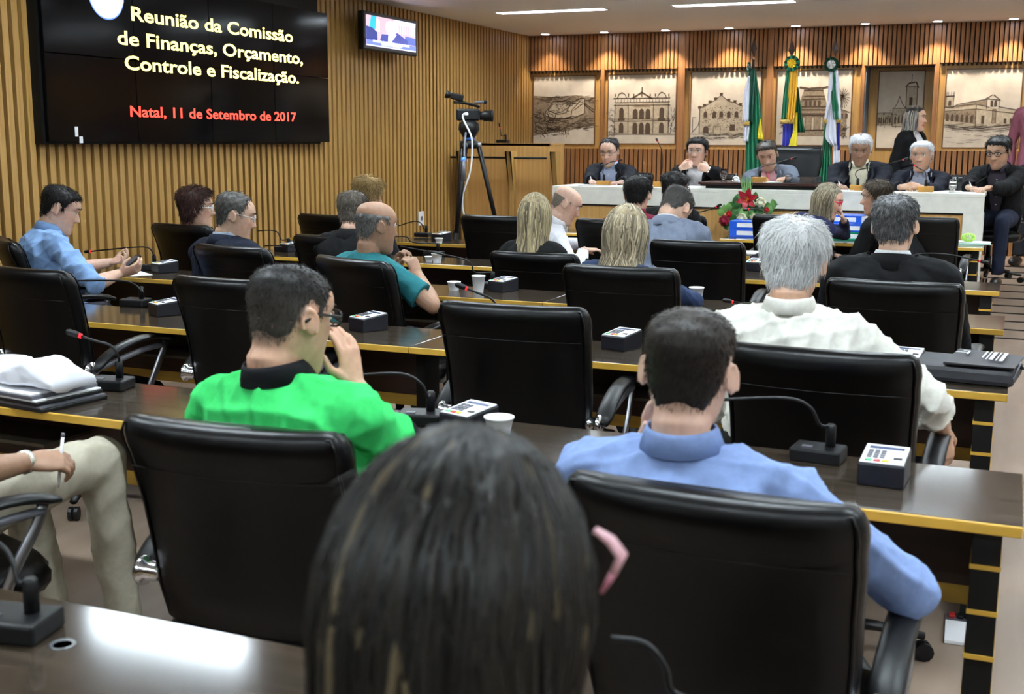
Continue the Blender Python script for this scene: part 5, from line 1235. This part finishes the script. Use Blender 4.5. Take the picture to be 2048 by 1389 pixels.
        cb.add([p for r_ in rows for p in r_], [(j*(n_+1)+i, j*(n_+1)+i+1, (j+1)*(n_+1)+i+1, (j+1)*(n_+1)+i) for j in range(3) for i in range(n_)])
        o = cb.build('jacket_collar', jm, root, smooth=True); o.modifiers.new('t', 'SOLIDIFY').thickness = .004
        if face:
            jb = bvh(jo)
            for s in (-1, 1):
                lp = MB(); rows = []
                for z, w0, w1 in ((-.03, .078, .115), (-.09, .07, .135), (-.12, .066, .128), (-.13, .065, .108), (-.24, .05, .085), (-.34, .034, .044)):
                    k_ = 1 if vneck is None else .6
                    rows.append([chest_pt(jb, s*(w0*k_+.004), z, .006), chest_pt(jb, s*(w0+w1)/2*(k_*.3+.7), z, .010), chest_pt(jb, s*w1, z, .009)])
                lp.add([p for r_ in rows for p in r_], [(i*3+k, i*3+k+1, i*3+k+4, i*3+k+3) for i in range(len(rows)-1) for k in range(2)])
                o = lp.build('lapel', jm, jo, smooth=True); o.modifiers.new('t', 'SOLIDIFY').thickness = .003
    if cuff:
        for s in (-1, 1):
            a = A[s]; E_, W = a['E'], a['W']; u = (W-E_).normalized(); p = W-u*.02 if cuff[0] == 'wrist' else Sh[s]*.28+E_*.72
            if cuff[0] != 'wrist': u = (E_-Sh[s]).normalized()
            r_ = .034 if cuff[0] == 'wrist' else .0725
            MB().tube([p-u*.016, p+u*.006], r_, 18).build('cuff', clothm('cuff%d' % int(cuff[1][0]*999), cuff[1]), root, smooth=True, off=vo)
    if legs:
        tm = clothm('trouser%03d%03d' % (int(trousers[0]*1000), int(trousers[2]*1000)), trousers); b = MB(); sb = []
        b.ball(Pv-V(0, 0, .0), (.175*width, .15, .125), 16, 10, Rb)
        for s in (-1, 1):
            hp_ = Pv+Rb @ V(.085*s, .02, -.015)
            if stand: kn = hp_+Rb @ V(.01*s, .02, -.42); an = V(kn.x, kn.y, fz+.09)
            elif knees: kn = Vector(knees[0 if s < 0 else 1][0]); an = Vector(knees[0 if s < 0 else 1][1])
            else: kn = hp_+Rb @ V(.05*s, .40, -.03); an = V(kn.x, kn.y, fz+.1)+Rb @ V(0, .02, 0)
            b.tube([hp_, hp_*.5+kn*.5, kn], [.092, .084, .068], 14); b.ball(kn, .068, 12, 8); b.tube([kn, kn*.5+an*.5, an], [.068, .062, .054], 14)
            fd = Rb @ V(.12*s, 1, 0); M3 = Matrix((fd.cross(V(0, 0, 1)), fd, V(0, 0, 1))).transposed()
            sb.append((V(an.x, an.y, fz+.045)+fd*.06, M3))
        me = remesh(b, .013 if knees else .021, 4 if knees else 2, .5, vo); wrinkle(me, .008, seed+9); obj('trousers', me, tm, root, True)
        for c, M3 in sb: MB().ball(c, (.045, .135, .05), 14, 8, M3).build('shoe', mat('shoe%d' % int(shoe[0]*999), shoe, .3), root, smooth=True, off=vo)
    # ---------------- hair
    if hair:
        hk = {k: v for k, v in hair.items() if k not in ('long', 'brow', 'cap')}
        if hair.get('cap', True): build_hair(root, vo, Hc, Rh*hscale if hscale != 1 else Rh, '', seed=seed, **hk)
        if 'long' in hair: long_hair(root, vo, Hc, Rh, seed=seed+5, **hair['long'])
    return dict(root=root, vo=vo, Hc=Hc, Rh=Rh, A=A, Nk=Nk, Sh=Sh, Rb=Rb, fw=fw, up=up, sx=sx, shirt=sh)
def band(P, s, name, m, r=.031, w=.008, t=.0, par=None):
    a = P['A'][s]; u = (a['W']-a['E']).normalized(); c = a['W']-u*t
    return MB().tube([c-u*w/2, c+u*w/2], r, 18).build(name, m, P['root'], smooth=True, off=P['vo'])
def pen(P, s, label, d=None):
    a = P['A'][s]; c = a['W']+a['d']*.085+a['n']*.03; d = Vector(d or (.15, .3, 1)).normalized()
    t = empty('pen', c-d*.05, 0, label, 'pen'); MB().tube([V(0, 0, 0), d*.012, d*.13], [.0015, .0042, .0042], 8).build('barrel', WHITE, t, smooth=True); MB().tube([d*.13, d*.14], .0046, 8).build('cap', GPLAST, t, smooth=True)
# ------------------------------------------------------------------ the audience
HAIRLINE['top'] = [(0, .082), (.6, .08), (1.0, .07), (1.4, .055), (2, .05), (3.15, .045)]
BLK = (.008, .007, .007); DKB = (.016, .011, .008); GRY = (.13, .125, .12); LGRY = (.30, .29, .28); WHT = (.62, .62, .62)
FAIR = (.70, .44, .33); TAN = (.56, .33, .22); BRN = (.36, .20, .125); OLIVE = (.62, .39, .28)
BLOND = ((.13, .10, .06), (.55, .44, .25)); ASH = ((.10, .085, .06), (.45, .38, .26))
def H(x, y, Y): return onY(x, y, Y)
# man in green polo
E_ = onZ(812, 920, .79); 
P = person('man in bright green polo shirt with fade haircut, hand raised to his face', H(580, 640, 2.13), (.02, .03), -6, -14, 12, 0, skin=TAN, vox=.004, cvox=.007, shirt_col=(.045, .60, .14), sleeve='short', collar=clothm('blackrib', (.006, .006, .008)), cuff=('sleeve', (.006, .006, .008)), wr=.011, seed=3, width=1.08,
  arms=dict(R=dict(e=E_, w=H(712, 775, 2.27), d=(-.25, .05, 1), n=(-.8, .1, -.1), curl=(.25, .3, .3, .35), thumb=.1, spread=.06), L=dict(w=V(-1.62, 2.42, .80))),
  buzz=dict(col=(.05, .042, .036), fade=.03, a=.92), hair=dict(col=(.010, .0085, .008), col2=(.052, .044, .038), T=.003, nst=3400, slen=.006, lift=.0025, srad=.0008, line='man', grad=True), glasses=('black', (.006, .006, .007), .0028))
# man in blue shirt
P = person('dark-haired man in blue shirt seen from behind at right of the second row', H(1377, 748, 2.07), (0, .02), 0, 4, 4, 2, skin=FAIR, vox=.004, cvox=.007, shirt_col=(.22, .31, .56), sleeve='elbow', wr=.013, seed=5, width=1.05, face=False,
  arms=dict(R=dict(e=onZ(1822, 1185, .70), w=onZ(1822, 1185, .70)+V(-.14, .19, -.02), d=(-.5, 1, 0)), L=dict(e=H(1222, 985, 2.34), w=H(1306, 905, 2.22), d=(.1, -.1, 1), n=(.6, -.4, 0), curl=.5)),
  buzz=dict(col=(.05, .04, .032), fade=.06, a=.9), hair=dict(col=(.016, .012, .010), col2=(.04, .03, .024), T=.007, nst=2160, slen=.008, lift=.002, srad=.0008, mix=.35))
band(P, -1, 'wristwatch', CHROME, .031, .022, .02)
# white-haired man
P = person('white-haired man in white shirt with his arm over the armrest', H(1588, 528, 3.40), (0, .02), 0, 0, 6, 1, skin=TAN, vox=.0045, cvox=.008, shirt_col=(.80, .78, .71), sleeve='rolled', wr=.015, seed=7, width=1.1, face=False,
  arms=dict(R=dict(e=H(1862, 800, 3.36), w=H(1884, 858, 3.48), d=(.1, .1, -1), n=(-.5, .6, 0), curl=.55)), hair=dict(col=(.70, .70, .70), col2=(.95, .95, .95), T=.017, nst=2520, slen=.034, srad=.0012, mix=.6, lift=.008))
# grey-haired man in black suit
person('grey-haired man in black suit seen from behind at the right aisle', H(1790, 455, 4.9), (0, -.03), 0, -4, 5, -2, skin=OLIVE, vox=.005, cvox=.009, shirt_col=(.75, .75, .78), jacket=(.0045, .0045, .0055), seed=9, width=1.08, face=False, hair=dict(col=(.06, .06, .062), col2=(.30, .30, .31), T=.012, nst=1920, slen=.02, mix=.7))
# bald man in teal
c1 = H(815, 517, 5.02)
person('bald man with grey fringe in teal shirt, hands clasped at his chin', H(752, 455, 4.8), (-.02, -.06), -24, -32, 8, 0, skin=BRN, vox=.0045, cvox=.008, shirt_col=(.018, .155, .175), sleeve='short', seed=11, width=1.05, wr=.007, collar=False,
  arms=dict(R=dict(e=onZ(866, 612, .775), w=H(838, 553, 5.06), d=(-.45, -.1, 1), n=(-.8, .2, .2), curl=(1.0, 1.0, 1.0, 1.0), thumb=.4), L=dict(w=H(795, 540, 5.16), d=(.3, -.1, 1), n=(.8, -.2, .2), curl=.9)),
  hair=dict(col=(.08, .078, .075), col2=(.30, .29, .28), T=.007, nst=960, slen=.012, bald=.062, mix=.6, line='recede'), beard=.3)
# navy-suited man with glasses
person('balding man in navy suit and clear glasses in profile at left', H(470, 434, 5.05), (-.02, -.05), -14, -52, 16, 0, skin=OLIVE, vox=.005, cvox=.009, shirt_col=(.3, .33, .4), jacket=(.007, .010, .022), seed=13, hair=dict(col=(.035, .032, .03), col2=(.2, .19, .18), T=.009, nst=1320, slen=.018, line='recede', mix=.7), glasses=('clear', (.5, .5, .5)), eyes_down=.6)
# man in light blue
P = person('man in light blue short-sleeved shirt looking at a phone, at left', H(120, 420, 4.93), (-.02, -.16), -32, -52, 24, 0, skin=FAIR, vox=.0045, cvox=.008, shirt_col=(.22, .36, .62), sleeve='elbow', seed=15, width=1.16, belly=.07, wr=.012, trousers=(.16, .25, .42),
  arms=dict(R=dict(e=onZ(190, 568, .78), w=onZ(238, 548, .80), d=(.8, .5, .25), n=(-.2, .5, .6), curl=.6), L=dict(w=onZ(222, 525, .80), d=(.9, .1, .2), n=(0, -.4, .8), curl=.6)), hair=dict(col=BLK, T=.012, nst=1440, slen=.022), eyes_down=.8)
q = onZ(258, 527, .84); t = empty('mobile_phone', q, R(-30), 'dark mobile phone held by the man in light blue', 'phone'); Mp = Matrix.Rotation(R(-55), 4, 'X')
MB().box((-.035, -.004, -.07), (.035, .004, .07), Mp).build('phone_case', PLAST, t, bevel=.003); MB().box((-.032, -.0052, -.062), (.032, -.004, .062), Mp).build('phone_screen', mat('phone_screen', (.05, .06, .08), .1), t)
# curly dark-haired woman
person('woman with curly dark hair and white glasses by the slatted wall', H(394, 419, 6.2), (0, -.02), -14, -58, 4, 0, skin=OLIVE, sex='f', vox=.0055, cvox=.011, shirt_col=(.006, .0055, .0065), seed=17, collar=False, hair=dict(col=(.018, .009, .008), col2=(.11, .045, .035), T=.030, nst=3000, slen=.026, srad=.0016, line='woman', mix=.5, lift=.012), glasses=('white', (.85, .85, .9), .0026))
# man with thinning grey hair
person('man with thinning grey-brown hair in black jacket behind the bald man', H(706, 426, 5.95), (0, -.02), -6, 8, 10, 0, skin=OLIVE, vox=.0055, cvox=.011, shirt_col=(.02, .02, .02), jacket=(.0045, .0045, .0055), seed=19, face=False, hair=dict(col=(.06, .05, .042), col2=(.26, .22, .18), T=.011, nst=1440, slen=.024, mix=.6))
# curly blond person
person('person with curly golden blond hair, farthest left before the lectern', H(738, 394, 7.5), (0, 0), -6, -30, 12, 0, skin=FAIR, sex='f', vox=.007, cvox=.014, shirt_col=(.02, .02, .025), seed=21, face=False, collar=False, hair=dict(col=(.24, .15, .055), col2=(.62, .44, .2), T=.030, nst=2600, slen=.028, srad=.002, line='woman', mix=.7, lift=.016))
# blonde woman in black
person('woman with straight blonde-streaked hair in sleeveless black top', H(1070, 434, 6.1), (0, -.02), 0, 6, 5, 0, skin=FAIR, sex='f', vox=.0055, cvox=.011, shirt_col=(.006, .006, .0065), sleeve='none', seed=23, face=False, collar=False, hair=dict(col=BLOND[0], col2=BLOND[1], T=.006, nst=60, line='woman', mix=.5, long=dict(col=(.075, .06, .038), col2=(.58, .47, .27), length=.37, n=760, r=.0040, face=62, wave=.006, back=.05, mix=.42, spread=.5, vol=.012)))
# old bald man in white
P = person('old bald man in white shirt leaning right between the blonde women', H(1131, 410, 7.4), (0, 0), -38, -64, 30, 0, skin=FAIR, vox=.005, cvox=.009, shirt_col=(.85, .85, .9), seed=25, width=1.1, belly=.05, pelvis=(-3.05, 7.42, .58), hair=dict(col=(.16, .13, .1), col2=(.4, .36, .3), T=.006, nst=540, slen=.012, bald=.045, line='recede', brow=(.1, .08, .07)),
  arms=dict(R=dict(w=onZ(1168, 500, .80), d=(.8, .6, 0)), L=dict(w=V(-2.75, 7.85, .79)))); 
# blonde woman in navy
person('woman with wavy blonde hair in navy top resting her arm on the desk', H(1252, 470, 4.98), (-.03, -.04), -8, -10, 14, 0, skin=FAIR, sex='f', vox=.005, cvox=.009, shirt_col=(.020, .034, .085), seed=27, face=False, collar=False, width=1.06,
  arms=dict(R=dict(e=onZ(1388, 605, .79), w=onZ(1388, 605, .79)+V(-.14, .2, .01), d=(-.6, .8, 0))), hair=dict(col=BLOND[0], col2=BLOND[1], T=.007, nst=60, line='woman', mix=.5, long=dict(col=(.10, .082, .055), col2=(.62, .52, .34), length=.40, n=820, r=.0042, face=48, wave=.016, back=.07, mix=.45, spread=.9, vol=.014)))
# man in maroon
person('black-haired man in maroon shirt before the rostrum', H(1275, 392, 7.6), (0, -.04), 0, 4, 12, 0, skin=OLIVE, vox=.007, cvox=.012, shirt_col=(.19, .016, .04), seed=29, face=False, hair=dict(col=BLK, T=.018, nst=1200, slen=.026))
# black-haired person in glasses
person('black-haired person with glasses and dark clothes just before the rostrum', H(1350, 380, 8.8), (0, -.03), -10, -34, 10, 0, skin=TAN, vox=.007, cvox=.014, shirt_col=(.006, .006, .007), seed=31, hair=dict(col=BLK, T=.022, nst=960, slen=.03, line='woman'), glasses=('black', (.006, .006, .007), .0028))
# grey suit
person('man in pale grey-blue suit bowing forward, seen from behind', H(1350, 418, 6.42), (.03, -.24), -8, -14, 48, 4, skin=OLIVE, vox=.005, cvox=.009, shirt_col=(.6, .6, .65), jacket=(.17, .20, .27), seed=33, face=False, width=1.08, wr=.013, hair=dict(col=(.035, .032, .03), col2=(.12, .11, .1), T=.008, nst=1440, slen=.010, lift=.003), buzz=dict(col=(.08, .07, .06), fade=.04))
# woman with red glasses
P = person('woman with long ash-brown hair and red glasses resting chin on hand', H(1655, 402, 8.75), (-.02, -.10), -30, -92, 20, 0, skin=FAIR, sex='f', vox=.0055, cvox=.011, shirt_col=(.016, .018, .055), seed=35, pelvis=(-1.50, 8.60, .57), collar=False, lips=.5,
  arms=dict(R=dict(e=onZ(1690, 470, .80), w=H(1688, 441, 8.95), d=(-.3, -.1, .8), n=(-.8, -.2, .2), curl=1.0)), hair=dict(col=ASH[0], col2=ASH[1], T=.006, nst=60, line='woman', mix=.4, long=dict(col=(.07, .058, .042), col2=(.42, .35, .23), length=.46, n=700, r=.0042, face=58, wave=.012, back=.10, mix=.4, spread=.8)), glasses=('red', (.7, .01, .04), .003))
# smiling dark-haired woman
person('smiling woman with dark hair tied back in black jacket, turned left', H(1753, 396, 8.85), (.06, -.04), 48, 98, 10, -8, skin=OLIVE, sex='f', vox=.0055, cvox=.011, shirt_col=(.006, .006, .007), jacket=(.0045, .0045, .0055), seed=37, pelvis=(-.64, 8.76, .57), lips=.6, collar=False, hair=dict(col=(.012, .009, .007), col2=(.14, .09, .05), T=.014, nst=1440, slen=.05, line='woman', mix=.3))
# man in khaki trousers
P = person('man in khaki trousers and white shirt writing on his lap at lower left', V(-2.46, 2.05, 1.17), (0, -.06), -20, -20, 25, 0, skin=BRN, vox=.0045, cvox=.008, shirt_col=(.8, .8, .8), sleeve='short', seed=39, trousers=(.50, .46, .36), belly=.05, hair=dict(col=BLK, T=.012, nst=480),
  arms=dict(R=dict(w=onZ(50, 925, .71), d=(.6, .75, -.05), n=(-.4, .2, -.8), curl=.8), L=dict(w=V(-2.75, 2.28, .70))), knees=((V(-2.5, 2.4, .58), V(-2.5, 2.5, .10)), (V(-2.26, 2.46, .64), V(-2.28, 2.55, .10))))
band(P, 1, 'bracelet', mat('silver_chain', (.7, .68, .6), .3, metal=.9), .030, .014, .0); pen(P, 1, 'white pen in the hand of the man in khaki trousers', (.1, .1, 1))
# nearest woman
hc = onY(912, 868, .80)-V(0, 0, .142)
P = person('woman with dark highlighted hair nearest the camera, seen from behind', hc, (0, -.08), 0, -6, 16, 0, skin=OLIVE, sex='f', vox=.007, cvox=.012, shirt_col=(.02, .02, .022), seed=41, face=False, collar=False, hair=dict(col=(.012, .010, .009), col2=(.05, .04, .03), T=.012, nst=100, line='woman', long=dict(hi=.025, col=(.0045, .0038, .0035), col2=(.10, .075, .042), length=.46, n=1500, r=.0036, face=36, wave=.007, back=.02, mix=.07, spread=.1, vol=.024)))
pk = [onY(x, y, .93)-P['vo'] for x, y in ((1190, 1060), (1222, 1082), (1244, 1112), (1228, 1145), (1204, 1185))]
gp = MB().tube(pk[:4], [.005, .008, .009, .007], 8, flat=.5).build('glasses', mat('pink_frame', (.78, .45, .5), .35), P['root'], smooth=True); MB().tube(pk[3:], [.007, .004], 8, flat=.5).build('frame_tip', mat('pink_frame2', (.6, .22, .3), .35), gp, smooth=True)
# ------------------------------------------------------------------ the officials
def off(label, px, Y, hands, **k):
    hw = dict(R=dict(w=hands[0], pole=(-.5, .3, -.7)), L=dict(w=hands[1], pole=(.5, .3, -.7)))
    for kk, s in (('R', 1), ('L', -1)):
        d = k.pop('hd' + kk, None); hw[kk].update(d or dict(d=(.35*s, -.7, 0), n=(0, .1, -1), curl=.55))
    return person(label, H(*px, Y), k.pop('so', (0, -.10)), 180+k.pop('by', 0), k.pop('hy', 180), fz=DAIS_Z, arms=hw, vox=.0045, cvox=.009, hscale=1.06, **k)
def tz(x, y, z=None): p = onY(x, y, RY+.3); p.z = (z or RZ)+.03; return p
P = off('official with glasses and dark jacket over pale blue shirt, leftmost at the rostrum', (1219, 305), 10.75, (tz(1183, 365), tz(1243, 365)), skin=FAIR, jacket=(.012, .013, .019), shirt_col=(.42, .48, .68), hp=16, beard=.45, eyes_down=.7, seed=51, glasses=('black', (.008, .008, .01)), hair=dict(col=(.016, .014, .016), col2=(.09, .09, .1), T=.010, line='recede', nst=720, slen=.02))
pen(P, 1, 'pale pen in the hand of the leftmost official', (-.35, .1, 1))
P = off('official in black jacket adjusting the collar of his white shirt', (1394, 306), 10.9, (H(1362, 336, 10.62), H(1418, 340, 10.62)), skin=FAIR, jacket=(.0045, .0045, .0055), shirt_col=(.82, .82, .85), hp=2, seed=53, so=(0, .02), hair=dict(col=BLK, T=.020, nst=960, slen=.03, brow=(.02, .015, .012)), hdR=dict(d=(.8, -.1, .35), n=(.1, .8, -.2), curl=1.1, e=H(1352, 352, 10.68)), hdL=dict(d=(-.9, -.1, .3), n=(0, .8, -.2), curl=1.1, e=H(1440, 352, 10.66)), glasses=('thin', (.3, .28, .26), .0012))
band(P, -1, 'wristwatch', CHROME, .031, .02, .0)
P = off('presiding official in grey suit with pink shirt and tie, looking down', (1535, 312), 10.8, (tz(1525, 362, ZR), tz(1575, 360, ZR)), skin=TAN, jacket=(.12, .14, .18), shirt_col=(.75, .40, .42), tie=(.62, .16, .17), hp=22, hr=10, hy=188, eyes_down=.8, seed=55, so=(-.06, -.1), hair=dict(col=(.035, .028, .022), col2=(.12, .10, .08), T=.012, nst=900, slen=.02))
band(P, -1, 'wristwatch', CHROME, .031, .02, .0)
P = off('white-haired official in dark jacket and cream shirt writing at the rostrum', (1721, 301), 10.75, (tz(1678, 376), tz(1742, 378)), skin=BRN, jacket=(.006, .007, .014), shirt_col=(.80, .76, .58), hp=18, hy=184, eyes_down=.8, seed=57, width=1.16, belly=.05, hair=dict(col=(.62, .62, .64), col2=(.85, .85, .86), T=.014, nst=1560, slen=.03, brow=(.12, .1, .09)), beard=.2)
pen(P, 1, 'white pen in the hand of the white-haired writing official', (-.5, .1, 1))
P = off('smiling white-haired official in dark suit with clasped hands', (1843, 314), 10.75, (tz(1800, 382), tz(1842, 384)), skin=TAN, jacket=(.009, .010, .018), shirt_col=(.42, .44, .55), hp=3, hy=172, seed=59, width=1.02, lips=.35, hair=dict(col=(.60, .60, .62), col2=(.85, .85, .86), T=.011, nst=1560, slen=.022, brow=(.3, .28, .26)), hdR=dict(d=(.9, -.5, .15), n=(.1, .6, -.7), curl=.8), hdL=dict(d=(-.9, -.5, .25), n=(-.1, .6, -.6), curl=.8))
pb = P['Nk']+P['sx']*-.12-P['up']*.17+P['fw']*.155-P['vo']; MB().ball(pb, (.011, .006, .011), 12, 8).build('lapel_pin', GOLD, P['root'], smooth=True)
P = off('young man with black glasses and black jacket writing at the rostrum end', (1997, 306), 10.75, (tz(1935, 382), tz(1972, 386)), skin=TAN, jacket=(.0045, .0045, .0055), shirt_col=(.05, .04, .055), hp=16, hy=158, by=-14, eyes_down=.6, seed=61, so=(0, -.16), beard=.3, trousers=(.012, .016, .034), hair=dict(col=BLK, T=.018, nst=1080, slen=.022), glasses=('black', (.006, .006, .007), .0028))
pen(P, 1, 'white pen in the hand of the young man at the rostrum end', (-.4, .1, 1))
# standing people
P = person('standing woman with ash-blonde hair in black jacket before the recessed door', H(1831, 238, 12.6), (0, 0), -120, -104, 4, 0, fz=DAIS_Z, stand=True, skin=OLIVE, sex='f', vox=.0055, cvox=.011, shirt_col=(.75, .75, .78), jacket=(.0045, .0045, .0055), vneck=.06, seed=63, lips=.9, hair=dict(col=(.02, .018, .016), col2=(.1, .09, .08), T=.006, nst=60, line='woman', long=dict(col=(.03, .028, .026), col2=(.50, .46, .40), length=.40, n=520, r=.0046, face=60, wave=.008, back=.08, mix=.45, spread=.6)))
person('standing man in dusty maroon shirt cut off by the right edge', H(2085, 185, 12.5), (0, 0), 165, fz=DAIS_Z, stand=True, skin=TAN, vox=.007, cvox=.010, shirt_col=(.24, .075, .105), seed=65, face=False, width=1.1, hair=dict(col=BLK, T=.014, nst=400))

for o in bpy.data.objects:
    if o.name == 'jacket_bundle': wrinkle(o.data, .012, 4, 1.2)
